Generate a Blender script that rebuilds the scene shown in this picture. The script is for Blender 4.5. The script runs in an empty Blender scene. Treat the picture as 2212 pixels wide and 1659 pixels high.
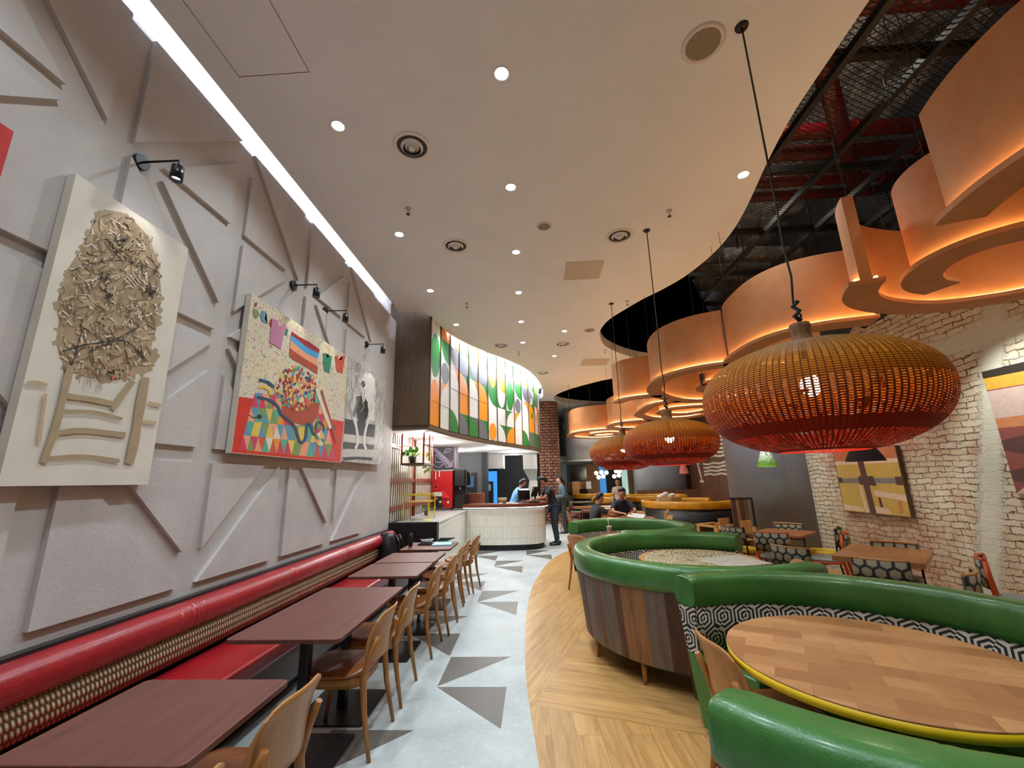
import bpy, bmesh, math, random
from mathutils import Vector, Matrix
from math import pi, sin, cos, radians as R
random.seed(7)
C = bpy.context.scene.collection
SC = bpy.context.scene

# ---------------------------------------------------------------- camera, world, exposure
F_PX, YAW, PITCH, ROLL, CAMH = 893.285, -0.0474867, 0.229651, -0.0242576, 1.6
def basis():
    cy, sy, cp, sp = cos(YAW), sin(YAW), cos(PITCH), sin(PITCH)
    f = Vector((sy*cp, cy*cp, sp)); r = Vector((cy, -sy, 0)); u = r.cross(f)
    c, s = cos(ROLL), sin(ROLL)
    return c*r + s*u, -s*r + c*u, f
CR, CU, CF = basis()
cam = bpy.data.cameras.new('camera'); cam.sensor_width = 36; cam.sensor_fit = 'HORIZONTAL'
cam.lens = F_PX/2212*36; cam.clip_start = .02; cam.clip_end = 200
camo = bpy.data.objects.new('camera', cam); C.objects.link(camo)
camo.matrix_world = Matrix(((CR.x, CU.x, -CF.x, 0), (CR.y, CU.y, -CF.y, 0), (CR.z, CU.z, -CF.z, CAMH), (0, 0, 0, 1)))
SC.camera = camo
def at(x, y, Y):            # world point seen at photo pixel x, y at distance Y down the room
    v = CR*((x-1106)/F_PX) - CU*((y-829.5)/F_PX) + CF
    return Vector((0, 0, CAMH)) + v*(Y/v.y)
w = bpy.data.worlds.new('world'); SC.world = w; w.use_nodes = True
w.node_tree.nodes['Background'].inputs[0].default_value = (1.0, .86, .76, 1)
w.node_tree.nodes['Background'].inputs[1].default_value = .03
SC.view_settings.view_transform = 'Standard'; SC.view_settings.look = 'None'
SC.view_settings.gamma = 1; SC.view_settings.use_curve_mapping = False
SC.view_settings.exposure = 0.2
SC.cycles.use_denoising = True
SC.cycles.max_bounces = 7; SC.cycles.diffuse_bounces = 4; SC.cycles.glossy_bounces = 3
SC.cycles.transparent_max_bounces = 12; SC.cycles.transmission_bounces = 3
SC.cycles.sample_clamp_indirect = 4; SC.cycles.caustics_reflective = False; SC.cycles.caustics_refractive = False
SC.cycles.use_adaptive_sampling = True; SC.cycles.adaptive_threshold = .02

CZ, WX, BX = 4.65, -2.5, 5.0     # ceiling height, left wall, right brick wall
def spot(name, loc, target, energy, size=90, blend=.6, color=(1, .93, .84), radius=.04, parent=None):
    l = bpy.data.lights.new(name, 'SPOT'); l.energy = energy; l.spot_size = R(size); l.spot_blend = blend
    l.color = color; l.shadow_soft_size = radius
    o = bpy.data.objects.new(name, l); C.objects.link(o)
    o.rotation_euler = (Vector(target)-Vector(loc)).to_track_quat('-Z', 'Y').to_euler()
    o.location = loc
    if parent: o.parent = parent; o.location = Vector(loc)-parent.location
    return o
def point(name, loc, energy, color=(1, .8, .55), radius=.05):
    l = bpy.data.lights.new(name, 'POINT'); l.energy = energy; l.color = color; l.shadow_soft_size = radius
    o = bpy.data.objects.new(name, l); C.objects.link(o); o.location = loc
    return o
def area(name, loc, target, energy, sx, sy, color=(1, 1, 1)):
    l = bpy.data.lights.new(name, 'AREA'); l.shape = 'RECTANGLE'; l.size = sx; l.size_y = sy; l.energy = energy; l.color = color
    o = bpy.data.objects.new(name, l); C.objects.link(o); o.location = loc
    o.rotation_euler = (Vector(target)-Vector(loc)).to_track_quat('-Z', 'Y').to_euler()
    return o

# ---------------------------------------------------------------- helpers
def srgb(r, g, b):
    f = lambda c: (c/255)/12.92 if c/255 <= .04045 else ((c/255+.055)/1.055)**2.4
    return (f(r), f(g), f(b), 1)
class NT:
    """tiny helper for shader maths"""
    def __init__(s, m): s.t = m.node_tree; s.n = s.t.nodes; s.l = s.t.links
    def link(s, a, b): s.l.new(a, b)
    def put(s, inp, v):
        if isinstance(v, (int, float)): inp.default_value = v
        elif isinstance(v, tuple): inp.default_value = v
        else: s.l.new(v, inp)
    def m(s, op, a, b=0.0, c=None):
        n = s.n.new('ShaderNodeMath'); n.operation = op; s.put(n.inputs[0], a); s.put(n.inputs[1], b)
        if c is not None: s.put(n.inputs[2], c)
        return n.outputs[0]
    def mix(s, f, a, b):
        n = s.n.new('ShaderNodeMix'); n.data_type = 'RGBA'
        s.put(n.inputs[0], f); s.put(n.inputs[6], a); s.put(n.inputs[7], b); return n.outputs[2]
    def coord(s, which='Object'): return s.n.new('ShaderNodeTexCoord').outputs[which]
    def xyz(s, v):
        n = s.n.new('ShaderNodeSeparateXYZ'); s.l.new(v, n.inputs[0]); return n.outputs
    def comb(s, x, y, z=0.0):
        n = s.n.new('ShaderNodeCombineXYZ'); s.put(n.inputs[0], x); s.put(n.inputs[1], y); s.put(n.inputs[2], z); return n.outputs[0]
    def mapv(s, v, scale=(1, 1, 1), rot=(0, 0, 0), loc=(0, 0, 0)):
        n = s.n.new('ShaderNodeMapping'); s.l.new(v, n.inputs[0]); n.inputs['Scale'].default_value = scale
        n.inputs['Rotation'].default_value = rot; n.inputs['Location'].default_value = loc; return n.outputs[0]
    def noise(s, v, scale, detail=3, rough=.55, dist=0, col=False):
        n = s.n.new('ShaderNodeTexNoise'); n.inputs['Scale'].default_value = scale; n.inputs['Detail'].default_value = detail
        n.inputs['Roughness'].default_value = rough; n.inputs['Distortion'].default_value = dist
        if v is not None: s.l.new(v, n.inputs['Vector'])
        return n.outputs[1 if col else 0]
    def ramp(s, f, stops):
        n = s.n.new('ShaderNodeValToRGB'); s.l.new(f, n.inputs[0]); e = n.color_ramp.elements
        while len(e) < len(stops): e.new(.5)
        for k, (p, c) in enumerate(stops): e[k].position = p; e[k].color = c if len(c) == 4 else (*c, 1)
        return n.outputs[0]
    def step(s, v, lo, hi):
        n = s.n.new('ShaderNodeMapRange'); n.inputs[1].default_value = lo; n.inputs[2].default_value = hi; s.l.new(v, n.inputs[0]); return n.outputs[0]
    def bump(s, h, strength=.3, dist=.01):
        n = s.n.new('ShaderNodeBump'); n.inputs['Strength'].default_value = strength; n.inputs['Distance'].default_value = dist
        s.l.new(h, n.inputs['Height']); s.l.new(n.outputs[0], s.p.inputs['Normal'])
    @property
    def p(s): return s.n['Principled BSDF']
def newmat(name, col=(.8, .8, .8, 1), rough=.5, metal=0, coat=0):
    m = bpy.data.materials.new(name); m.use_nodes = True; p = m.node_tree.nodes['Principled BSDF']
    p.inputs['Base Color'].default_value = col; p.inputs['Roughness'].default_value = rough; p.inputs['Metallic'].default_value = metal
    if coat: p.inputs['Coat Weight'].default_value = coat; p.inputs['Coat Roughness'].default_value = .15
    return m
def plain(name, rgb, rough=.5, metal=0, var=.12, scale=9, bump=0, bscale=60, coat=0, detail=3, stretch=(1, 1, 1)):
    c = srgb(*rgb); m = newmat(name, c, rough, metal, coat); t = NT(m); v = t.mapv(t.coord(), stretch)
    if var:
        nz = t.noise(v, scale, detail); d = tuple(x*(1-var*1.6) for x in c[:3])+(1,); u = tuple(min(1, x*(1+var)) for x in c[:3])+(1,)
        t.link(t.ramp(nz, [(.3, d), (.7, u)]), t.p.inputs['Base Color'])
    if bump: t.bump(t.noise(v, bscale, 2), bump)
    return m
def emit(name, rgb, strength):
    m = bpy.data.materials.new(name); m.use_nodes = True; n = m.node_tree.nodes; n.remove(n['Principled BSDF'])
    e = n.new('ShaderNodeEmission'); e.inputs[0].default_value = srgb(*rgb); e.inputs[1].default_value = strength
    m.node_tree.links.new(e.outputs[0], n['Material Output'].inputs[0]); return m
def wood(name, light, dark, rough=.45, axis=1, scale=3, var=1, coat=0, plank=None, rot=0, bump=.1):
    """streaky wood grain running along `axis`; plank=(length,width) adds boards"""
    m = newmat(name, srgb(*light), rough, 0, coat); t = NT(m)
    v = t.coord()
    if rot: v = t.mapv(v, (1, 1, 1), (0, 0, rot))
    st = [9, 9, 9]; st[axis] = .8
    a, b = srgb(*light), srgb(*dark)
    if plank:
        br = t.n.new('ShaderNodeTexBrick'); br.offset = .37
        x = t.xyz(v)
        vv = t.comb(x[1], x[0]) if axis == 1 else t.comb(x[0], x[1]) if axis == 0 else t.comb(x[2], x[0])
        t.link(vv, br.inputs['Vector']); br.inputs['Scale'].default_value = 1
        br.inputs['Brick Width'].default_value = plank[0]; br.inputs['Row Height'].default_value = plank[1]
        br.inputs['Mortar Size'].default_value = .0013; br.inputs['Mortar Smooth'].default_value = .4
        br.inputs['Color1'].default_value = (0, 0, 0, 1); br.inputs['Color2'].default_value = (1, 1, 1, 1); br.inputs['Mortar'].default_value = (.5, .5, .5, 1)
        off = t.n.new('ShaderNodeVectorMath'); off.operation = 'ADD'; t.link(v, off.inputs[0])
        sc = t.n.new('ShaderNodeVectorMath'); sc.operation = 'SCALE'; t.link(br.outputs[0], sc.inputs[0]); sc.inputs['Scale'].default_value = 7
        t.link(sc.outputs[0], off.inputs[1]); v2 = off.outputs[0]
    else: v2 = v
    g = t.noise(t.mapv(v2, tuple(s*scale/3 for s in st)), 3, 5, .6, .9)
    col = t.ramp(g, [(.28, b), (.46, tuple((p+q)/2 for p, q in zip(a, b))), (.7, a)])
    if plank:
        bw = t.n.new('ShaderNodeRGBToBW'); t.link(br.outputs[0], bw.inputs[0])
        f = t.m('MULTIPLY_ADD', bw.outputs[0], .24*var, 1-.14*var)
        mx = t.n.new('ShaderNodeMix'); mx.data_type = 'RGBA'; mx.blend_type = 'MULTIPLY'; mx.inputs[0].default_value = 1
        t.link(col, mx.inputs[6]); cc = t.n.new('ShaderNodeCombineColor'); [t.link(f, cc.inputs[k]) for k in range(3)]
        t.link(cc.outputs[0], mx.inputs[7])
        col = t.mix(br.outputs['Fac'], mx.outputs[2], tuple(x*.45 for x in b[:3])+(1,))
    t.link(col, t.p.inputs['Base Color'])
    if bump: t.bump(g, bump, .004)
    return m

class MB:
    """mesh builder: shapes into one bmesh; g(mat index) before each shape"""
    def __init__(s): s.bm = bmesh.new(); s.k = 0; s.uv = s.bm.loops.layers.uv.new('UVMap'); s.sm = False
    def g(s, k, smooth=None):
        s.k = k
        if smooth is not None: s.sm = smooth
        return s
    def f(s, vs, uvs=None):
        try: f = s.bm.faces.new(vs)
        except ValueError: return None
        f.material_index = s.k; f.smooth = s.sm
        if uvs:
            for l, u in zip(f.loops, uvs): l[s.uv].uv = u
        return f
    def v(s, p): return s.bm.verts.new(p)
    def poly(s, pts, uvs=None): return s.f([s.v(p) for p in pts], uvs)
    def box(s, x0, x1, y0, y1, z0, z1):
        v = [s.v((x, y, z)) for x in (x0, x1) for y in (y0, y1) for z in (z0, z1)]
        for q in ((0, 1, 3, 2), (4, 6, 7, 5), (0, 4, 5, 1), (2, 3, 7, 6), (0, 2, 6, 4), (1, 5, 7, 3)): s.f([v[i] for i in q])
        return s
    def rbox(s, x0, x1, y0, y1, z0, z1, r=.02, n=4):
        """box with rounded vertical corners"""
        P = []
        for cx, cy, a in ((x1-r, y1-r, 0), (x0+r, y1-r, 90), (x0+r, y0+r, 180), (x1-r, y0+r, 270)):
            for k in range(n+1):
                t = R(a+90*k/n); P.append((cx+r*cos(t), cy+r*sin(t)))
        return s.prism(P, z0, z1)
    def obox(s, c, ax, ay, az):
        """oriented box: centre and three half vectors"""
        c, ax, ay, az = Vector(c), Vector(ax), Vector(ay), Vector(az)
        v = [s.v(c+i*ax+j*ay+k*az) for i in (-1, 1) for j in (-1, 1) for k in (-1, 1)]
        for q in ((0, 1, 3, 2), (4, 6, 7, 5), (0, 4, 5, 1), (2, 3, 7, 6), (0, 2, 6, 4), (1, 5, 7, 3)): s.f([v[i] for i in q])
        return s
    def prism(s, P, z0, z1, smooth_side=False):
        a = [s.v((x, y, z0)) for x, y in P]; b = [s.v((x, y, z1)) for x, y in P]; n = len(P)
        sm = s.sm; s.sm = False; s.f(a[::-1]); s.f(b); s.sm = smooth_side or sm
        for i in range(n): j = (i+1) % n; s.f([a[i], a[j], b[j], b[i]])
        s.sm = sm; return s
    def rings(s, rs, close=False, caps=True, uvs=None):
        """loft a list of closed rings of points"""
        V = [[s.v(p) for p in r] for r in rs]; n = len(rs[0]); m = len(rs)
        for i in range(m if close else m-1):
            A, B = V[i], V[(i+1) % m]
            for j in range(n):
                k = (j+1) % n
                s.f([A[j], A[k], B[k], B[j]], None if not uvs else [uvs(i, j), uvs(i, j+1), uvs(i+1, j+1), uvs(i+1, j)])
        if caps and not close:
            sm = s.sm; s.sm = False; s.f(V[0][::-1]); s.f(V[-1]); s.sm = sm
        return s
    def tube(s, path, r, n=8, caps=True, close=False):
        path = [Vector(p) for p in path]; m = len(path); rs = []; up = Vector((0, 0, 1)); prev = None
        for i, p in enumerate(path):
            if close: d = path[(i+1) % m]-path[i-1]
            else: d = path[min(i+1, m-1)]-path[max(i-1, 0)]
            d.normalize()
            if prev is None:
                a = d.cross(up) if abs(d.z) < .95 else d.cross(Vector((1, 0, 0)))
            else: a = prev-d*prev.dot(d)
            a.normalize(); prev = a; b = d.cross(a)
            rr = r[i] if isinstance(r, (list, tuple)) else r
            rs.append([p+a*cos(2*pi*j/n)*rr+b*sin(2*pi*j/n)*rr for j in range(n)])
        sm = s.sm; s.sm = True; s.rings(rs, close, caps); s.sm = sm; return s
    def lathe(s, prof, c=(0, 0, 0), n=24, caps=True, uv=False):
        cx, cy, cz = c
        rs = [[(cx+r*cos(2*pi*j/n), cy+r*sin(2*pi*j/n), cz+z) for j in range(n)] for r, z in prof]
        sm = s.sm; s.sm = True
        L = [0]
        for a, b in zip(prof, prof[1:]): L.append(L[-1]+math.hypot(b[0]-a[0], b[1]-a[1]))
        s.rings(rs, False, caps, (lambda i, j: (j/n, L[i]/L[-1])) if uv else None); s.sm = sm; return s
    def disc(s, c, r, n=24, up=(0, 0, 1)):
        c = Vector(c); u = Vector(up).normalized(); a = u.orthogonal().normalized(); b = u.cross(a)
        s.f([s.v(c+a*cos(2*pi*j/n)*r+b*sin(2*pi*j/n)*r) for j in range(n)]); return s
    def ball(s, c, r, n=12, sc=(1, 1, 1)):
        rs = []
        for i in range(1, n):
            t = pi*i/n; rs.append([(c[0]+r*sc[0]*sin(t)*cos(2*pi*j/(n*2)), c[1]+r*sc[1]*sin(t)*sin(2*pi*j/(n*2)), c[2]-r*sc[2]*cos(t)) for j in range(n*2)])
        sm = s.sm; s.sm = True; s.rings(rs); s.sm = sm; return s
    def arc(s, c, prof, a0, a1, n=48, uvR=1.0):
        """sweep a closed (r,z) profile round centre c between two angles (degrees)"""
        full = abs(a1-a0) >= 359.9
        rs = []; A = [R(a0+(a1-a0)*i/n) for i in range(n if full else n+1)]
        for t in A: rs.append([(c[0]+r*cos(t), c[1]+r*sin(t), z) for r, z in prof])
        L = [0]
        for a, b in zip(prof, prof[1:]+prof[:1]): L.append(L[-1]+math.hypot(b[0]-a[0], b[1]-a[1]))
        s.rings(rs, full, not full, lambda i, j: (R(a0+(a1-a0)*i/n)*uvR, prof[j % len(prof)][1])); return s
    def build(s, name, mats, parent=None, bevel=0, keep=False, normals=True):
        if normals: bmesh.ops.recalc_face_normals(s.bm, faces=s.bm.faces)
        me = bpy.data.meshes.new(name)
        off = Vector((0, 0, 0))
        if parent is not None: off = Vector(parent.location)
        elif not keep and s.bm.verts:
            xs = [v.co for v in s.bm.verts]
            off = Vector(((min(p.x for p in xs)+max(p.x for p in xs))/2, (min(p.y for p in xs)+max(p.y for p in xs))/2, min(p.z for p in xs)))
        if parent is not None and parent.parent is not None: off = off+Vector(parent.parent.location)
        if off.length: bmesh.ops.translate(s.bm, verts=s.bm.verts, vec=-off)
        s.bm.to_mesh(me); s.bm.free()
        for m in (mats if isinstance(mats, (list, tuple)) else [mats]): me.materials.append(m)
        o = bpy.data.objects.new(name, me); C.objects.link(o)
        if parent is not None:
            o.parent = parent
        else: o.location = off
        if bevel:
            b = o.modifiers.new('bevel', 'BEVEL'); b.width = bevel; b.segments = 2; b.limit_method = 'ANGLE'; b.angle_limit = R(40)
        return o
def tag(o, label, cat, group=None, kind=None):
    if label: o['label'] = label
    if cat: o['category'] = cat
    if group: o['group'] = group
    if kind: o['kind'] = kind
    return o
def thing(name, label, cat, loc=(0, 0, 0), group=None, rz=0):
    o = bpy.data.objects.new(name, None); C.objects.link(o); o.location = loc; o.empty_display_size = .1
    o.rotation_euler = (0, 0, rz)
    return tag(o, label, cat, group)
def struct(mb, name, mats, label=None, **k):
    o = mb.build(name, mats, keep=True, **k); o['kind'] = 'structure'; o['label'] = label or name; return o
def dup(root, loc, rz=0, label=None, group=None, scale=None):
    r = root.copy(); C.objects.link(r); r.location = loc; r.rotation_euler = (0, 0, rz)
    if label: r['label'] = label
    if group: r['group'] = group
    if scale: r.scale = scale
    for ch in list(root.children):
        c = ch.copy(); C.objects.link(c); c.parent = r
        for g in ch.children:
            d = g.copy(); C.objects.link(d); d.parent = c

    return r
KIDS = {}
def catmull(P, n=8, closed=False):
    P = [Vector(p) for p in P]; out = []; m = len(P)
    for i in range(m if closed else m-1):
        a = P[(i-1) % m] if closed or i > 0 else P[0]*2-P[1]
        b, c = P[i], P[(i+1) % m]
        d = P[(i+2) % m] if closed or i+2 < m else P[-1]*2-P[-2]
        for k in range(n):
            t = k/n; out.append(.5*((2*b)+(c-a)*t+(2*a-5*b+4*c-d)*t*t+(3*b-a-3*c+d)*t**3))
    if not closed: out.append(P[-1])
    return out
def offset(P, d):
    """offset a plan polyline sideways"""
    o = []
    for i, p in enumerate(P):
        t = (P[min(i+1, len(P)-1)]-P[max(i-1, 0)]); t.normalize(); o.append(p+Vector((-t.y, t.x))*d)
    return o
# ---------------------------------------------------------------- materials
M = {}
def wallpaint():
    m = newmat('white_textured_paint', srgb(222, 212, 204), .75); t = NT(m); v = t.coord()
    h = t.noise(v, 38, 4, .6); t.bump(h, .35, .006)
    t.link(t.ramp(t.noise(v, 3, 2), [(.3, srgb(190, 184, 180)), (.7, srgb(201, 195, 191))]), t.p.inputs['Base Color']); return m
M['wall'] = wallpaint()
M['ceil'] = plain('ceiling_paint', (236, 242, 247), .8, var=.02, scale=2)
M['ceil2'] = plain('kitchen_ceiling_paint', (240, 240, 236), .8, var=.02)
M['hatch'] = plain('hatch_board', (206, 196, 180), .8, var=.03)
M['black'] = plain('black_metal', (18, 18, 19), .45, var=.1)
M['blackm'] = plain('black_satin', (26, 25, 26), .3, var=.1)
M['steel'] = plain('brushed_steel', (190, 190, 188), .3, 1, var=.1, stretch=(1, 1, 8))
M['chrome'] = plain('chrome', (200, 200, 205), .12, 1, var=0)
M['void'] = plain('black_void_paint', (16, 15, 15), .8, var=.2)
def foil():
    m = newmat('crumpled_foil', srgb(120, 112, 100), .45, .6); t = NT(m); v = t.coord()
    h = t.noise(v, 3.2, 6, .65, 1.2); t.bump(h, 1.0, .25)
    t.link(t.ramp(t.noise(v, 1.4, 3), [(.35, srgb(70, 66, 62)), (.65, srgb(196, 186, 172))]), t.p.inputs['Base Color']); return m
M['foil'] = foil()
M['redpipe'] = plain('red_pipe_paint', (120, 12, 18), .25, var=.15, coat=.4)
def tilefloor():
    m = newmat('pale_concrete_tile', srgb(205, 210, 208), .34); t = NT(m); v = t.coord()
    br = t.n.new('ShaderNodeTexBrick'); t.link(t.mapv(v, (1, 1, 1), (0, 0, 0), (.25, .39, 0)), br.inputs['Vector'])
    br.offset = 0; br.inputs['Scale'].default_value = 1; br.inputs['Brick Width'].default_value = .595; br.inputs['Row Height'].default_value = .595
    br.inputs['Mortar Size'].default_value = .0022; br.inputs['Mortar Smooth'].default_value = .5
    n1 = t.noise(v, 2.3, 6, .65); n2 = t.noise(v, 24, 4, .7)
    base = t.ramp(n1, [(.3, srgb(166, 172, 170)), (.55, srgb(186, 191, 189)), (.75, srgb(200, 204, 202))])
    base = t.mix(t.m('MULTIPLY', t.step(n2, .5, .8), .35), base, srgb(232, 234, 233))
    t.link(t.mix(t.m('MULTIPLY', br.outputs['Fac'], .3), base, srgb(170, 172, 170)), t.p.inputs['Base Color'])
    t.link(t.m('MULTIPLY_ADD', n1, .3, .25), t.p.inputs['Roughness']); return m
M['tile'] = tilefloor()
def darktile():
    m = newmat('dark_grey_tile', srgb(104, 99, 92), .4); t = NT(m); v = t.coord()
    n1 = t.noise(v, 60, 3, .7); n2 = t.noise(v, 5, 6, .7, .6)
    c = t.ramp(n1, [(.3, srgb(92, 87, 80)), (.7, srgb(116, 110, 102))])
    t.link(t.mix(t.step(n2, .66, .74), c, srgb(160, 158, 152)), t.p.inputs['Base Color']); return m
M['dtile'] = darktile()
OAK_L, OAK_D = (212, 166, 104), (168, 118, 62)
M['oak0'] = wood('oak_floor_a', OAK_L, OAK_D, .32, 1, 2.2, plank=(1.9, .16), rot=R(20), var=.7, bump=.15)
M['oak1'] = wood('oak_floor_b', OAK_L, OAK_D, .32, 1, 2.2, plank=(1.9, .16), rot=R(-72), var=.7, bump=.15)
M['oak2'] = wood('oak_floor_c', OAK_L, OAK_D, .32, 1, 2.2, plank=(1.9, .16), rot=R(-2), var=.7, bump=.15)
def leather(name, rgb, rough=.3):
    c = srgb(*rgb); m = newmat(name, c, rough, 0, .25); t = NT(m); v = t.coord()
    n = t.noise(v, 3.5, 4, .6, .4); d = tuple(x*.72 for x in c[:3])+(1,); u = tuple(min(1, x*1.2) for x in c[:3])+(1,)
    t.link(t.ramp(n, [(.3, d), (.55, c), (.75, u)]), t.p.inputs['Base Color'])
    t.bump(t.m('ADD', t.noise(v, 140, 2), t.m('MULTIPLY', t.noise(v, 6, 3, .6, 1.0), 3.0)), .22, .006); return m
M['red'] = leather('red_leather', (160, 26, 34)); M['green'] = leather('green_leather', (62, 118, 54), .33)
M['yellow'] = leather('mustard_leather', (204, 144, 20), .4); M['brownl'] = leather('brown_leather', (150, 84, 34), .35)
M['darkl'] = leather('dark_brown_leather', (74, 44, 34), .35); M['yell'] = leather('bright_yellow_vinyl', (236, 196, 24), .4)
M['mahog'] = wood('dark_laminate', (112, 64, 52), (88, 48, 38), .48, 1, 1.6, bump=.03)
M['ply'] = wood('warm_plywood', (184, 126, 66), (150, 96, 44), .35, 2, 3, bump=.03)
M['plyb'] = wood('backrest_plywood', (188, 134, 78), (160, 108, 56), .35, 2, 2.4, bump=.03)
M['legw'] = wood('leg_beech', (178, 118, 56), (140, 86, 36), .35, 2, 3, bump=.03)
M['pale'] = wood('pale_beech', (214, 164, 96), (186, 132, 70), .45, 2, 3, bump=.03)
M['orangew'] = plain('orange_stained_wood', (188, 72, 24), .35, var=.2, stretch=(6, 6, 1))
M['brn'] = wood('brown_cupboard_veneer', (104, 82, 58), (78, 60, 42), .5, 2, 3, bump=.03)
CL = [wood('clad_plank_a', (104, 66, 46), (64, 38, 28), .55, 2, 2), wood('clad_plank_b', (150, 108, 70), (108, 72, 44), .55, 2, 2),
      wood('clad_plank_c', (86, 54, 42), (56, 34, 28), .55, 2, 2), wood('clad_plank_d', (128, 86, 58), (70, 46, 32), .55, 2, 2.6),
      wood('clad_plank_e', (120, 106, 96), (80, 68, 62), .55, 2, 2)]
def butcher():
    m = newmat('block_oak_top', srgb(170, 124, 80), .33); t = NT(m); v = t.mapv(t.coord(), (1, 1, 1), (0, 0, R(28)))
    br = t.n.new('ShaderNodeTexBrick'); t.link(v, br.inputs['Vector']); br.inputs['Scale'].default_value = 1
    br.inputs['Brick Width'].default_value = .26; br.inputs['Row Height'].default_value = .11; br.inputs['Mortar Size'].default_value = .0008
    br.inputs['Color1'].default_value = srgb(198, 148, 100); br.inputs['Color2'].default_value = srgb(158, 110, 70); br.inputs['Mortar'].default_value = srgb(124, 84, 52)
    g = t.noise(t.mapv(v, (2, 14, 4)), 4, 5, .6, 1)
    t.link(t.mix(t.m('MULTIPLY', t.step(g, .35, .7), .35), br.outputs[0], srgb(126, 84, 50)), t.p.inputs['Base Color']); return m
M['butcher'] = butcher()
def hexmaze(name, a, b, sc=11, split=True, rings=2.0, uv='UV'):
    """interlocking hexagonal hook weave"""
    m = newmat(name, a, .8); t = NT(m); v = t.xyz(t.coord(uv)); px = t.m('MULTIPLY', v[0], sc); py = t.m('MULTIPLY', v[1 if uv == 'UV' else 2], sc)
    sx, sy = 1.0, 1.732
    ax = t.m('SUBTRACT', t.m('FLOORED_MODULO', px, sx), sx/2); ay = t.m('SUBTRACT', t.m('FLOORED_MODULO', py, sy), sy/2)
    bx = t.m('SUBTRACT', t.m('FLOORED_MODULO', t.m('SUBTRACT', px, sx/2), sx), sx/2); by = t.m('SUBTRACT', t.m('FLOORED_MODULO', t.m('SUBTRACT', py, sy/2), sy), sy/2)
    da = t.m('ADD', t.m('MULTIPLY', ax, ax), t.m('MULTIPLY', ay, ay)); db = t.m('ADD', t.m('MULTIPLY', bx, bx), t.m('MULTIPLY', by, by))
    s = t.m('LESS_THAN', da, db); i = t.m('SUBTRACT', 1.0, s)
    gx = t.m('ADD', t.m('MULTIPLY', ax, s), t.m('MULTIPLY', bx, i)); gy = t.m('ADD', t.m('MULTIPLY', ay, s), t.m('MULTIPLY', by, i))
    hx = t.m('ABSOLUTE', gx); hy = t.m('ABSOLUTE', gy)
    d = t.m('MAXIMUM', hx, t.m('ADD', t.m('MULTIPLY', hx, .5), t.m('MULTIPLY', hy, .866)))
    d = t.m('MULTIPLY', d, rings*2)
    if split: d = t.m('ADD', d, t.m('MULTIPLY', t.m('GREATER_THAN', t.m('ADD', gx, t.m('MULTIPLY', gy, .5)), 0.0), .5))
    f = t.m('FRACT', d)
    k = t.m('GREATER_THAN', f, .52 if split else .44)
    t.link(t.mix(k, a, b), t.p.inputs['Base Color']); return m
M['maze'] = hexmaze('maze_weave_fabric', srgb(24, 22, 24), srgb(196, 188, 176), 6.5, True, 3.0)
M['hexf'] = hexmaze('hexagon_print_fabric', srgb(142, 132, 106), srgb(30, 32, 26), 10, False, .58, 'Object')
def rope():
    m = newmat('gold_rope_weave', srgb(180, 160, 110), .5); t = NT(m); v = t.xyz(t.coord('UV'))
    row = t.m('MULTIPLY', v[1], 21); rid = t.m('FLOOR', row); fr = t.m('SUBTRACT', t.m('FRACT', row), .5)
    u = t.m('ADD', t.m('MULTIPLY', v[0], 44), t.m('MULTIPLY', rid, .5)); u = t.m('ADD', u, t.m('MULTIPLY', fr, .7)); fu = t.m('SUBTRACT', t.m('FRACT', u), .5)
    d = t.m('ADD', t.m('MULTIPLY', t.m('MULTIPLY', fr, fr), 3.6), t.m('MULTIPLY', t.m('MULTIPLY', fu, fu), 4.6))
    h = t.m('MAXIMUM', t.m('SUBTRACT', 1.0, d), 0.0)
    t.link(t.ramp(h, [(0, srgb(96, 76, 44)), (.35, srgb(158, 138, 94)), (.8, srgb(212, 204, 164))]), t.p.inputs['Base Color'])
    t.bump(h, 1, .012); return m
M['rope'] = rope()
def tan():
    m = newmat('tan_plaster_fabric', srgb(196, 134, 86), .7); t = NT(m); v = t.coord()
    t.link(t.ramp(t.noise(v, 4, 4, .6), [(.3, srgb(188, 124, 78)), (.7, srgb(202, 142, 92))]), t.p.inputs['Base Color']); return m
M['tan'] = tan()
M['led'] = emit('warm_led', (255, 212, 148), 16)
M['ledw'] = emit('white_led', (226, 236, 255), 60)
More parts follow.
